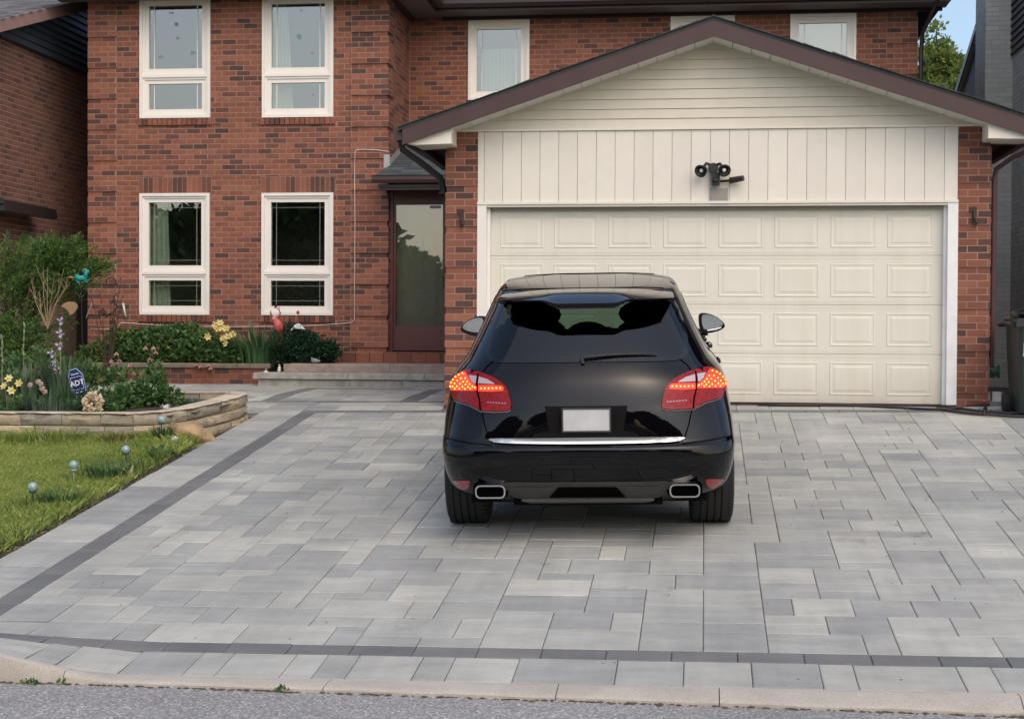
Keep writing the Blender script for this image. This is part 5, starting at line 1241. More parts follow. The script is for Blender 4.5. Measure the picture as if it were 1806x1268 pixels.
def twiggy(name, label, base, tips, mat, r0=.009, seed=1):
    t = thing(name, label, 'shrub', base); rr = random.Random(seed); b = MB(); base = Vector(base)
    for p in tips:
        p = Vector(p); m = base.lerp(p, .5)+Vector((rr.uniform(-.05, .05), rr.uniform(-.05, .05), rr.uniform(-.02, .06))); b.tube([base, base.lerp(m, .6), m, p], [r0, r0*.8, r0*.6, r0*.3], 5)
        for k in range(3):
            q = m.lerp(p, rr.random()); e = q+Vector((rr.uniform(-.09, .09), rr.uniform(-.05, .05), rr.uniform(.06, .16))); b.tube([q, q.lerp(e, .6)+Vector((0, 0, .01)), e], [r0*.5, r0*.35, r0*.2], 4)
    b.build('twigs', mat, t); return t
twiggy('bare_shrub', 'leafless tan twig shrub standing before the juniper', at(84, 580, .5), [at(x, y, .5) for x, y in ((55, 492), (66, 474), (76, 484), (84, 472), (96, 485), (108, 492), (118, 500), (124, 498), (70, 515), (104, 510), (60, 520))], M['twig'], .0065, 4)
tw = twiggy('twisted_shrub', 'twisted dark leafless shrub against the corner of the red brick house', at(188, 672, 2.2), [at(x, y, 2.2) for x, y in ((172, 545), (164, 533), (205, 500), (214, 488), (220, 505), (196, 535), (208, 560), (178, 520))], simple('dark_twig', (.06, .035, .03), .9, var=.2), .010, 6)
b = MB(); b.tube([at(196+9*math.cos(k/14*6.283), 497+7*math.sin(k/14*6.283), 2.2) for k in range(15)], .008, 5); b.tube([at(x, y, 2.2) for x, y in ((188, 560), (182, 545), (176, 548), (186, 556), (200, 552), (206, 541), (198, 530))], .014, 5); b.build('curled_twig', simple('dark_twig2', (.055, .033, .028), .9), tw)
SOIL = .205
def iris(label, base, n, H, stalks, seed, flower=None, buds=True):
    t = thing('iris_plant', label, 'plant', base); v, f = blades(disc_pts(base, (.20, .14), n, seed), H, .017, .28, seed, 4); raw('leaf_blades', v, f, M['iris'], t)
    b = MB(); bb = MB(); pf = MB()
    for p, fl in stalks:
        p = Vector(p); s = Vector(base)+Vector((random.uniform(-.08, .08), 0, 0)); s.x = s.x*.35+p.x*.65; m = s.lerp(p, .55); b.tube([s, m, p], [.007, .006, .004], 5)
        for k in range(5):
            q = m.lerp(p, .15+.2*k); M_ = Matrix.Rotation(random.uniform(-.3, .3), 3, 'Y'); bb = MB(); bb.ell(q+Vector((random.uniform(-.012, .012), -.005, 0)), (.011, .011, .036), 6, 5, M_); bb.build('bud', M['bud'], t, smooth=True)
        if fl:
            for k in range(3):
                q = m.lerp(p, .3+.33*k)+Vector((random.uniform(-.035, .035), -.02, random.uniform(-.01, .02)))
                pf = MB(); petals(pf, q, .040, 3, .9, (random.uniform(-.3, .3), -.5, .8), .5); petals(pf, q, .044, 3, -.7, (random.uniform(-.3, .3), -.5, .8), .5); pf.build('flower', M['purple'], t)
    b.build('stem', M['bud'], t)
    return t
iris('iris clump with lilac flowers on a tall stalk beside the blue sign', tuple(at(112, 712, -1.35)), 120, .52, [(at(106, 566, -1.35), 1), (at(96, 625, -1.35), 1), (at(84, 700, -1.35), 0)], 31)
iris('iris clump with a single budded stalk over the yellow lilies', tuple(at(50, 712, -1.2)), 100, .46, [(at(42, 570, -1.2), 0)], 32)
iris('iris clump with a leaning budded stalk at the edge of the view', tuple(at(2, 712, -1.1)), 50, .36, [(at(4, 592, -1.1), 0)], 33)
t = iris('low iris clump with faded pinkish blooms above the stone wall', tuple(at(76, 725, -1.75)), 46, .25, [], 34)
FPM = leafmat('faded_petal', [(0, (.30, .20, .16)), (1, (.46, .33, .27))], .2)
for (px_, py_) in ((52, 678), (66, 672), (73, 684), (78, 690), (71, 676)): b = MB(); petals(b, at(px_, py_, -1.75), .034, 5, -.5, (0, -.7, .3), .5); b.build('flower', FPM, t)
def lily(label, base, H, spots, n, seed, Y, r=.075, mat='blade', rad=(.18, .12)):
    t = thing('yellow_lily', label, 'plant', base); v, f = blades(disc_pts(base, rad, n, seed), H, .012, .75, seed, 4); raw('leaf_blades', v, f, M[mat], t)
    for (px_, py_) in spots:
        p = at(px_, py_, Y); b = MB(); petals(b, p, r, 6, .35, (random.uniform(-.4, .4), -.8, random.uniform(.1, .5)), .3); b.ell(p+Vector((0, -.01, .005)), (.01, .012, .01), 5, 4); fl = b.build('flower', M['yellow'], t)
    b = MB()
    for (px_, py_) in spots: p = at(px_, py_, Y); s = Vector(base); b.tube([s, s.lerp(p, .5)+Vector((0, 0, .05)), p], [.004, .004, .003], 4)
    b.build('stem', M['bud'], t); return t
lily('pale yellow lily with four open blooms at the lawn bed', tuple(at(14, 735, -1.75)), .19, [(16, 668), (8, 681), (34, 676), (20, 689)], 70, 41, -1.78, .05)
def bush(name, label, cat, ells, n, size, mat, seed, base, clumps=None, extra=None):
    t = thing(name, label, cat, base); v, f = cloud(ells, n, size, seed) if not clumps else clump_cloud(ells, n, clumps[0], clumps[1], size, seed); raw('foliage', v, f, M[mat], t)
    b = MB(); bs = Vector(base)
    for (c_, r_) in ells[:7]:
        c_ = Vector(c_); b.tube([bs+Vector((random.uniform(-.04, .04), random.uniform(-.03, .03), -.02)), bs.lerp(c_, .5), c_+Vector((0, 0, r_[2]*.5))], [.006, .005, .003], 5)
    b.build('stems', M['bark'], t); return t
def E_(px, py, Y, rx, ry, rz): return (tuple(at(px, py, Y)), (rx, ry, rz))
t = bush('columbine_bush', 'leafy green bush with hanging dusty pink flowers inside the stone bed', 'bush', [E_(235, 700, -1.3, .28, .2, .13), E_(265, 690, -1.3, .22, .18, .15), E_(215, 712, -1.5, .2, .15, .08), E_(275, 655, -1.2, .10, .08, .10), E_(300, 700, -1.3, .12, .1, .1)], 1900, .052, 'leaf', 51, tuple(at(245, 726, -1.3)))
b = MB()
for (px_, py_) in ((270, 610), (274, 618), (264, 632), (285, 637), (235, 655), (262, 640), (256, 610), (205, 620), (210, 632), (228, 640), (196, 633)): p = at(px_, py_, -1.1); b = MB(); petals(b, p, .035, 5, -1.2, (0, -.2, 1), .4); b.build('flower', M['pink'], t)
b = MB()
for (px_, py_) in ((270, 612), (264, 632), (285, 637), (205, 620), (235, 655), (228, 640)): p = at(px_, py_, -1.1); s = at(250+(px_-250)*.5, 700, -1.2); b.tube([s, s.lerp(p, .6)+Vector((.01, 0, .03)), p], [.004, .003, .002], 4)
b.build('stem', M['bark'], t)
bush('leafy_plant', 'low mixed green foliage behind the stone wall under the irises', 'plant', [E_(30, 715, -1.6, .3, .15, .07), E_(110, 718, -1.7, .3, .12, .06), E_(180, 700, -1.2, .2, .15, .07), E_(190, 722, -1.7, .12, .1, .05)], 1300, .05, 'leaf', 52, tuple(at(100, 728, -1.6)))
tuft('blue_grey_tuft', 'low blue green tuft of fine grass at the tip of the stone bed', 'grass tuft', tuple(at(350, 716, -1.15)), (.20, .12), 420, .10, .0025, .8, M['tuft'], 53)
tuft('blue_grey_tuft', 'low blue green tuft of fine grass between the bush and the stone cap', 'grass tuft', tuple(at(312, 724, -1.45)), (.14, .10), 260, .08, .0025, .8, M['tuft'], 54)
tuft('lily_shoot', 'bright green strap leaved shoot by the twisted shrub', 'plant', tuple(at(157, 672, .3)), (.10, .08), 34, .36, .014, .7, M['leafl'], 55)
tuft('white_flower_sprig', 'small sprig of white flowers on the stone cap', 'plant', tuple(at(292, 720, -1.85)), (.05, .03), 22, .06, .006, .8, leafmat('white_petal', [(0, (.6, .62, .58)), (1, (.8, .8, .76))], .2), 56)
t = thing('dry_flower_head', 'round dried cream hydrangea head above the stone wall', 'flower', tuple(at(163, 729, -1.88)))
v, f = cloud([(tuple(at(163, 711, -1.9)), (.085, .07, .088))], 330, .045, 57, up=0, shell=.8); v2, f2 = quads_from(np.zeros((1, 3))+np.array(at(163, 711, -1.9)), np.array([[0, 0, 1.]]), np.array([[1., 0, 0]]), [.01], [.01]); raw('petals', v, f, M['hyd'], t)
b = MB(); b.tube([at(163, 731, -1.88), at(163, 715, -1.9)], .006, 5); b.build('stem', M['twig'], t)
tuft('leafy_clump', 'mid green strap leaved clump between the irises and the blue sign', 'plant', tuple(at(122, 722, -1.55)), (.22, .12), 120, .30, .009, .6, M['blade'], 91)
tuft('leafy_clump', 'pale grey green feathery clump in front of the irises', 'plant', tuple(at(85, 727, -1.8)), (.35, .08), 300, .17, .004, .7, M['tuft'], 92)
tuft('leafy_clump', 'feathery grey green clump behind the dried flower head', 'plant', tuple(at(185, 724, -1.55)), (.18, .10), 260, .20, .0035, .8, M['tuft'], 93)
bush('leafy_plant', 'wild green foliage at the back of the bed before the twisted shrub', 'plant', [E_(165, 668, .25, .35, .2, .14), E_(130, 660, .3, .3, .2, .18), E_(215, 664, .3, .25, .18, .10), E_(60, 650, .3, .45, .25, .25)], 1500, .06, 'leaf', 94, tuple(at(150, 680, .3)))
bush('fern_bush', 'soft fern like foliage at the planter end by the house corner', 'plant', [E_(185, 622, 4.0, .30, .18, .20), E_(205, 600, 4.05, .2, .14, .18), E_(160, 630, 3.95, .25, .18, .16)], 1500, .05, 'leafl', 95, tuple(at(185, 645, 4.0)))
# scattered stones at the back of the bed
for i, (px_, py_, Y, r_) in enumerate(((178, 688, .15, .07), (203, 685, .25, .09), (230, 681, .35, .09), (253, 675, .55, .06), (262, 682, .3, .05))):
    p = at(px_, py_, Y); b = MB(); b.ell(p, (r_*1.3, r_*.8, r_*.55), 9, 6); b.v = [tuple(Vector(q)+Vector((random.uniform(-.02, .02), random.uniform(-.02, .02), random.uniform(-.015, .015)))) for q in b.v]
    o = b.build('stone', M['pebble']); setp(o, ('pale stone', 'larger pale stone', 'pale flat stone', 'small pale stone', 'low pale stone')[i]+' edging the back of the bed, '+('nearest the blue sign', 'second from the blue sign', 'in the middle of its row', 'at the walk', 'under the pink flowers')[i], 'stone', 'pale stones at the back of the bed')
# ------------------------------------------------------------------ planter planting
t = bush('peony_bush', 'dense dark green leafy bush in the brick planter below the first window', 'bush', [E_(250, 622, 4.05, .45, .2, .18), E_(310, 612, 4.05, .45, .22, .23), E_(360, 612, 4.05, .42, .2, .22), E_(270, 592, 4.15, .25, .12, .12), E_(395, 625, 4.0, .25, .2, .15), E_(215, 610, 4.1, .2, .15, .2), E_(300, 585, 4.2, .3, .1, .08), E_(330, 582, 4.2, .25, .1, .10), E_(240, 600, 4.15, .25, .12, .16)], 5200, .060, 'leaf', 61, (-7.3, 4.1, .26))
for (px_, py_) in ((345, 640), (353, 643), (367, 640), (370, 646), (268, 632), (263, 630)): b = MB(); petals(b, at(px_, py_, 3.72), .045, 5, -1.0, (0, -.4, 1), .4); b.build('flower', M['pink'], t)
lily('clump of pale yellow lilies in the brick planter between the two windows', tuple(at(396, 640, 4.05)), .42, [(380, 573), (388, 570), (392, 580), (399, 580), (410, 590), (384, 580), (366, 594), (394, 597), (402, 594), (399, 606)], 40, 62, 3.85, .06, 'blade', (.16, .1))
t = tuft('daylily_clump', 'tall dark strap leaved clump in the planter beside the pink bird', 'plant', tuple(at(455, 648, 4.05)), (.36, .16), 190, .68, .017, .55, M['blade'], 63)
bush('yew_shrub', 'low dense dark yew shrub beside the entry steps', 'shrub', [E_(545, 618, 4.0, .42, .25, .20), E_(520, 600, 4.05, .30, .2, .2), E_(575, 625, 4.0, .2, .2, .13), E_(505, 622, 3.98, .2, .18, .2)], 420, .035, 'yew', 64, tuple(at(545, 640, 4.0)), clumps=(26, .04))
# ------------------------------------------------------------------ small garden things
sg = thing('security_sign', 'tilted dark blue octagonal yard sign with white letters on a stake', 'sign', tuple(at(146, 722, -1.6)))
SM = Matrix.Rotation(R(-13.5), 3, 'Y') @ Matrix.Rotation(R(4), 3, 'X'); sc_ = at(136.5, 675, -1.6)
def sgp(P, y0, y1, mat, name, par=sg):
    b = MB(); n = len(P); V = [sc_+SM @ Vector((x, y0, z)) for x, z in P]+[sc_+SM @ Vector((x, y1, z)) for x, z in P]
    b.add(V, [tuple(range(n)), tuple(range(2*n-1, n-1, -1))]+[(i, n+i, n+(i+1) % n, (i+1) % n) for i in range(n)]); return b.build(name, mat, par)
OCT = lambda s: [(-.042*s, .150*s), (.030*s, .150*s), (.078*s, .075*s), (.078*s, -.078*s), (.040*s, -.150*s), (-.034*s, -.150*s), (-.078*s, -.075*s), (-.078*s, .078*s)]
wp = simple('sign_white', (0.72, 0.74, 0.76), .5); bp = simple('sign_blue', (0.012, 0.022, 0.11), .35)
sgp(OCT(1.0), -.006, .004, simple('sign_pale_rim', (0.30, 0.38, 0.50), .5), 'sign_rim'); fc = sgp(OCT(.93), -.0085, -.0062, bp, 'sign_face')
b = MB()
for (x0, x1, z0, z1) in ((-.062, .062, .060, .064), (-.062, .062, -.072, -.068), (-.062, -.058, -.068, .06), (.058, .062, -.068, .06)):
    V = [sc_+SM @ Vector(q) for q in ((x0, -.0100, z0), (x1, -.0100, z0), (x1, -.0100, z1), (x0, -.0100, z1))]; b.add(V, [(0, 1, 2, 3)])
b.build('border_line', wp, fc)
def lettering(txt, size, dz, par):
    cu_ = bpy.data.curves.new('lettering', 'FONT'); cu_.body = txt; cu_.size = size; cu_.align_x = 'CENTER'; cu_.align_y = 'CENTER'; cu_.extrude = .0006; cu_.offset = size*.02
    o = bpy.data.objects.new('lettering', cu_); C.objects.link(o); o.parent = par; mw = SM.to_4x4() @ Matrix.Rotation(math.pi/2, 4, 'X'); mw.translation = sc_+SM @ Vector((0, -.0102, dz))-wl(par); cu_.materials.append(wp); bpy.context.view_layer.update(); me = bpy.data.meshes.new_from_object(o); bpy.data.objects.remove(o); link('lettering', me, par).matrix_local = mw
lettering('ADT', .075, -.004, fc); lettering('Security', .026, .095, fc); lettering('Services', .024, -.098, fc)
b = MB(); b.tube([at(147, 712, -1.6)+Vector((.01, .01, -.12)), sc_+SM @ Vector((.03, .008, -.14)), sc_+SM @ Vector((.0, .008, .10))], .007, 6); b.build('stake', simple('sign_stake', (.55, .52, .45), .5), sg)
GL = simple('frosted_globe_glass', (0.25, 0.35, 0.32), 0.2, var=.35, scale=25, coat=1.0)
for i, (px_, py_, Y, lab, clear) in enumerate(((58, 859, -5.21, 'greenish glass globe garden light, lowest of the row along the drive edge', 0), (130, 820, -4.22, 'clear glass globe garden light leaning in the grass', 1), (222, 793, -3.51, 'greenish glass globe garden light between the lawn and the drive, before the stone wall', 0), (285, 740, -2.42, 'greenish glass globe garden light in front of the stone wall by the rock', 0))):
    p = at(px_, py_, Y); q = Vector((p.x, p.y, gz(p.x, p.y))); t = thing('globe_light', lab, 'garden light', q, 'glass globe lights along the lawn edge'); r_ = .042
    b = MB(); b.ell(p, (r_,)*3, 18, 12); b.build('globe', GL, t, smooth=True)
    b = MB(); b.lathe([(0, r_*.62), (r_*.55, r_*.60), (r_*.62, r_*.45), (r_*.3, r_*.4)], p, (0, 0, 1), 14); b.build('cap', simple('globe_cap_teal', (.16, .28, .26) if not clear else (.42, .44, .40), .35), t, smooth=True)
    b = MB(); b.lathe([(r_*.1, -r_*.1), (r_*.74, -r_*.62), (r_*.66, -r_*1.1), (0, -r_*1.1)], p, (0, 0, 1), 14); b.tube([p-Vector((0, 0, r_)), q-Vector((0, 0, .03))], .007 if not clear else .005, 6); b.build('stake', simple('globe_base', (.05, .075, .07) if not clear else (.4, .42, .36), .4), t)
rp = at(338, 764, -2.2); rr_ = random.Random(12); bm = bmesh.new()
for k in range(46):
    q = Vector((rr_.gauss(0, 1), rr_.gauss(0, 1), rr_.gauss(0, 1))).normalized(); s_ = rr_.uniform(.82, 1.06); bm.verts.new((rp.x+q.x*.26*s_, rp.y+q.y*.16*s_, rp.z-.01-q.x*.045+q.z*.115*s_*(1.15-.35*q.x)))
bmesh.ops.convex_hull(bm, input=bm.verts); bmesh.ops.delete(bm, geom=[v for v in bm.verts if not v.link_faces], context='VERTS')
bmesh.ops.bevel(bm, geom=bm.edges[:], offset=.012, segments=2, affect='EDGES', profile=.6); me = bpy.data.meshes.new('rock'); bm.to_mesh(me); bm.free(); me.materials.append(M['rock'])
setp(link('rock', me), 'big ochre rock leaning on the curved end of the stone wall', 'rock')
for i, (px_, py_, Y, r_, lab) in enumerate(((309, 776, -2.45, (.05, .04, .06), 'pointed pale pebble beside the ochre rock'), (325, 783, -2.5, (.075, .05, .03), 'flat pale pebble before the ochre rock'), (300, 802, -2.9, (.035, .03, .03), 'small tan pebble at the corner of the drive'))):
    b = MB(); p = at(px_, py_, Y); p.z = gz(p.x, p.y)+r_[2]*.5; b.ell(p, r_, 9, 6); setp(b.build('pebble', M['pebble'], smooth=True), lab, 'pebble')
# pink bird, fan ornament, little figures
fl = thing('flamingo_ornament', 'pink flamingo garden ornament on thin legs among the strap leaves', 'ornament', tuple(at(497, 645, 3.95))); Yf = 3.9
b = MB(); b.tube([at(x, y, Yf) for x, y in ((483, 572), (486, 566), (489, 573), (493, 580), (496, 590))], [.03, .055, .075, .06, .012], 10); b.build('body', simple('flamingo_pink', (0.50, 0.10, 0.09), .5, var=.35, scale=25), fl, smooth=True)
b = MB(); b.tube([at(x, y, Yf) for x, y in ((484, 570), (482, 563), (485, 558), (491, 556), (494, 552), (492, 546), (489, 541))], [.034, .028, .022, .019, .018, .018, .026], 8); b.build('neck', simple('flamingo_pale', (0.66, 0.36, 0.34), .5), fl, smooth=True)
b = MB(); b.tube([at(489, 540, Yf), at(486, 541.5, Yf), at(484, 544, Yf)], [.02, .013, .004], 6); b.build('beak', M['black'], fl)
for dx in (0, 3):
    b = MB(); b.tube([at(494+dx, 588, Yf), at(496+dx, 615, Yf), at(497+dx, 645, Yf)], .006, 5); b.build('leg', simple('flamingo_leg', (0.22, 0.10, 0.07), .6), fl)
b = MB(); b.tube([at(x, y, Yf+.05) for x, y in ((477, 548), (478, 555), (481, 562))], [.006, .014, .02], 6); b.build('wing_tip', simple('flamingo_rust', (.22, .06, .04), .6), fl)
fo = thing('half_moon_ornament', 'white scalloped half moon ornament on a stake beside the pink bird', 'ornament', tuple(at(526, 640, 3.95)))
P = [(512.5+25.5*k/14-0, 580-11.5*math.sin(math.pi*k/14)-2*(k/14-.5)+2) for k in range(15)]+[(534, 580.5), (530, 579), (527, 581), (522, 579), (518, 580.5)]
A = [at(x, y, 3.95) for x, y in P]; b = MB(); b.prism([(q.x, q.z) for q in A], 3.94, 3.965); b.build('fan', simple('mint_white_enamel', (.68, .76, .72), .4, var=.08, scale=9), fo)
b = MB(); b.tube([at(525, 578, 3.96), at(526, 645, 3.96)], .006, 5); b.build('stake', M['dbrown'], fo)
fi = thing('red_finial_stake', 'thin stake with a small red round finial above the half moon', 'ornament', tuple(at(524, 640, 4.1))); b = MB(); b.ell(at(525.5, 551, 4.1), (.024, .02, .028), 10, 8); b.build('finial', simple('red_glass', (.42, .09, .07), .25), fi, smooth=True); b = MB(); b.tube([at(525.5, 554, 4.1), at(524, 640, 4.1)], .004, 5); b.build('stake', M['dbrown'], fi)
def figure(name, lab, parts, Y, base):
    t = thing(name, lab, 'figurine', tuple(base))
    for (nm, pts, rad, mat) in parts: b = MB(); b.tube([at(x, y, Y) for x, y in pts], rad, 8); b.build(nm, mat, t, smooth=True)
wf = simple('white_ceramic', (.70, .66, .62), .4); gf = simple('grey_stone_figure', (.26, .27, .27), .8)
figure('bird_figurine', 'upright white bird figurine standing on the lower step', [('body', ((492, 658), (492.5, 653), (493, 648), (493, 645)), [.02, .026, .02, .012], wf), ('head', ((493, 645), (492.5, 643), (491, 642.5)), [.012, .012, .004], simple('ochre_ceramic', (.5, .33, .15), .5)), ('wing', ((496, 656), (496.5, 651), (495, 647)), [.008, .013, .006], M['black'])], 3.15, at(493, 658, 3.15))
figure('duck_figurine', 'small low white duck figurine on the end of the lower step', [('body', ((465, 656.5), (469, 656), (474, 657)), [.012, .022, .006], wf), ('head', ((469, 655), (469.5, 652), (468.5, 650.5)), [.012, .012, .006], simple('pinkish_ceramic', (.62, .45, .40), .5))], 3.15, at(469, 658, 3.15))
figure('bird_figurine', 'grey stone bird figurine under the yew at the porch edge', [('body', ((550, 638), (555, 636), (561, 637), (565, 636)), [.02, .035, .026, .006], gf), ('head', ((551, 636), (550.5, 632), (549, 631)), [.018, .016, .006], gf)], 3.75, at(556, 640, 3.75))
hs = thing('horse_spinner', 'teal horse garden ornament with an orange tail on a stake before the juniper', 'ornament', tuple(at(146, 620, .9))); Yh = .9; tm = simple('teal_enamel', (0.015, 0.25, 0.235), .35, var=.3, scale=18)
b = MB(); b.tube([at(x, y, Yh) for x, y in ((131, 492), (136, 488.5), (142, 491), (148, 490), (153, 490.5))], [.015, .042, .032, .034, .02], 8); b.build('body', tm, hs, smooth=True)
b = MB(); b.tube([at(x, y, Yh) for x, y in ((150, 489), (152, 482), (153, 476.5), (155.5, 478), (157, 481.5))], [.03, .022, .02, .015, .008], 8); b.build('head', tm, hs, smooth=True)
b = MB(); b.tube([at(x, y, Yh) for x, y in ((146, 482), (148, 476), (152, 473.5))], [.005, .014, .006], 6); b.build('mane', simple('faded_teal', (.12, .22, .22), .6), hs, smooth=True)
b = MB(); b.tube([at(x, y, Yh) for x, y in ((131, 491), (125, 489), (117, 490))], [.008, .014, .004], 6); b.build('tail', simple('orange_enamel', (.45, .18, .05), .5), hs, smooth=True)
for pts in (((134, 494), (138, 499), (141, 501)), ((138, 494), (140, 500)), ((150, 493), (155, 495), (158, 493)), ((148, 494), (152, 498), (156, 497))): b = MB(); b.tube([at(x, y, Yh) for x, y in pts], [.012, .008, .005][:len(pts)], 6); b.build('leg', tm, hs, smooth=True)
b = MB(); b.tube([at(143, 494, Yh), at(146, 640, Yh)], .005, 5); b.build('stake', M['dbrown'], hs)
ds = thing('copper_ornament', 'round tan metal garden ornament with a pointed edge under the juniper', 'ornament', tuple(at(124, 640, 1.0)))
P = [(108, 540), (114, 535), (121, 532), (129, 532), (135, 536), (137, 541), (134, 548), (128, 554), (124, 556), (121, 549), (116, 544)]; A = [at(x, y, 1.0) for x, y in P]; b = MB(); b.prism([(q.x, q.z) for q in A], .99, 1.02); b.build('disc', simple('tan_copper', (.32, .19, .10), .5, var=.15, scale=8), ds)
b = MB(); b.tube([at(126, 550, 1.01), at(124, 640, 1.01)], .006, 5); b.tube([at(135, 537, 1.01), at(155, 526, 1.01)], .004, 5); b.build('stake', M['dbrown'], ds)
tb = thing('hanging_tube', 'pale green tube hanging on the brick at the corner of the house', 'tube', tuple(at(220, 549, 4.46))); b = MB(); b.tube([at(217.5, 537, 4.46), at(219.5, 548, 4.46), at(222, 560, 4.46)], [.018, .016, .014], 8); b.build('tube', simple('pale_mint_plastic', (.55, .64, .55), .5), tb, smooth=True); b = MB(); b.tube([at(217, 535, 4.46), at(217.6, 538, 4.46)], .021, 8); b.build('cap', M['cable'], tb)
rb = thing('ribbon_twist', 'faded grey ribbon hanging from a twig of the twisted shrub', 'ribbon', tuple(at(160, 545, 2.1))); b = MB()
pp = [(162, 533), (161, 540), (157, 548), (154, 556), (152, 562)]
b.tube([at(x, y, 2.1) for x, y in pp], [.01, .022, .014, .024, .01], 6, flat=.3); b.build('strip', simple('faded_ribbon', (.42, .38, .36), .7), rb, smooth=True)
# cable on the wall, window contents
b = MB(); cb = [at(x, y, 4.462) for x, y in ((160, 580.5), (190, 581), (205, 580.5), (209, 577), (211, 571), (214, 569), (250, 571.5), (300, 574), (340, 575.5), (400, 576.5), (470, 576), (520, 575), (560, 573.5), (600, 571), (620, 569), (625, 564), (625.5, 500), (626, 400), (625.5, 300), (626, 270), (629, 265), (640, 264), (665, 265), (686, 268))]
b.tube(cb, .0055, 6); setp(b.build('wall_cable', M['cable'], smooth=True), 'thin white cable running along the brick and up beside the second window', 'cable')
vm = thing('cable_valve', 'small round white valve on the brick below the first window', 'valve', tuple(at(318, 578, 4.45))); b = MB(); b.tube([at(318+3.2*math.cos(k*.5236), 579+3.2*math.sin(k*.5236), 4.445) for k in range(13)], .006, 5); b.build('ring', M['cable'], vm); b = MB(); b.tube([at(325, 577, 4.445), at(331, 575, 4.445), at(340, 577, 4.445)], [.008, .018, .01], 6); b.build('fitting', gf, vm)
def drape(name, lab, x0, x1, z0, z1, Y, mat, taper=0.0, waves=5, amp=.02):
    b = MB(); n = 40; V = []; F = []; m = 8
    for j in range(m+1):
        t = j/m; z = z1+(z0-z1)*t
        for i in range(n+1):
            s = i/n; V.append((x0+(x1-x0)*s*(1-taper*(1-t) if taper > 0 else 1), Y+amp*math.sin(s*waves*6.283+.6*math.sin(t*2)), z))
    for j in range(m):
        for i in range(n): F.append((j*(n+1)+i, j*(n+1)+i+1, (j+1)*(n+1)+i+1, (j+1)*(n+1)+i))
    b.add(V, F); setp(b.build(name, mat, smooth=True), lab, 'curtain')
drape('curtain', 'green curtain drawn aside in the ground floor window by the juniper', -8.03, -7.72, 1.0, 2.66, 4.66, M['gcurtain'], .15, 4)
drape('curtain', 'pale curtain drawn aside in the upper window above the cable', -6.24, -5.92, 3.8, 5.42, 4.72, M['curtain'], .3, 5)
drape('curtain', 'pale narrow curtain at the edge of the first upper window', -7.22, -7.10, 3.8, 5.42, 4.72, M['curtain'], .1, 2)
drape('curtain', 'sheer gathered curtain in the narrow upper window over the entry', -3.42, -2.79, 4.3, 5.02, 6.30, simple('sheer_curtain', (.50, .53, .55), .9), 0, 11, .012)
drape('curtain', 'cream blind pulled down in the upper window at the end of the wall', 1.19, 2.04, 4.3, 5.40, 6.28, M['blind'], 0, 0, 0)
drape('curtain', 'cream blind pulled down in the upper window behind the roof peak', -.55, .29, 4.3, 5.40, 6.28, M['blind'], 0, 0, 0)
# floodlight on the header boards
fd_ = thing('floodlight', 'black twin floodlight with a motion sensor on the cream boards over the garage door', 'light', tuple(at(1258, 298, -.13)))
c = at(1258, 297, -.15); b = MB(); b.lathe([(0, -.05), (.05, -.05), (.055, -.03), (.055, .03), (0, .035)], c, (0, 1, 0), 16); b.tube([c+Vector((-.03, -.03, .03)), c+Vector((-.075, -.06, .045)), c+Vector((-.10, -.08, .01))], .017, 7); b.tube([c+Vector((.03, -.03, .03)), c+Vector((.07, -.06, .04)), c+Vector((.09, -.08, .01))], .017, 7); b.build('base', M['black'], fd_, smooth=True, auto=40)
for (px_, py_, dx) in ((1237.5, 301, -.45), (1276.5, 300, .28)):
    p = at(px_, py_, -.27); ax = Vector((dx, -1, -.42)).normalized(); b = MB(); b.lathe([(0, -.075), (.03, -.072), (.052, -.03), (.066, .025), (.069, .03), (.058, .034), (.050, .012), (.02, -.01), (0, -.012)], p, ax, 22); hd = b.build('lamp_head', M['black'], fd_, smooth=True, auto=40)
    b = MB(); b.lathe([(.058, .031), (.048, .008), (.024, -.008), (0, -.010)], p, ax, 22); b.build('reflector', simple('lamp_reflector', (.62, .60, .54), .18, metal=1), hd, smooth=True)
    b = MB(); b.ell(p+ax*.008, (.022,)*3, 10, 8); b.build('bulb', simple('frosted_bulb', (.75, .70, .58), .3), hd, smooth=True)
b = MB(); q = at(1262, 318, -.17); b.box(q.x-.045, q.x+.045, q.y-.06, q.y+.03, q.z-.055, q.z+.075); b.tube([q+Vector((0, -.03, .07)), c+Vector((0, -.02, -.04))], .016, 7); b.ell(q+Vector((0, -.06, -.01)), (.034, .02, .03), 10, 8); b.build('motion_sensor', M['black'], fd_)
b = MB(); q = at(1296, 318, -.18); b.tube([at(1270, 320, -.17), q], .014, 7); b.tube([q+Vector((-.05, .0, -.005)), q+Vector((.09, -.06, .015))], [.035, .030], 10); b.build('camera_head', M['dbrown'], fd_)
pq = at(1268, 346, -.135); b = MB(); b.box(pq.x-.095, pq.x+.095, -.15, -.130, pq.z-.085, pq.z+.085); setp(b.build('wall_plaque', simple('taupe_plaque', (.30, .27, .235), .6, var=.06)), 'plain taupe plaque on the boards under the floodlight', 'plaque')
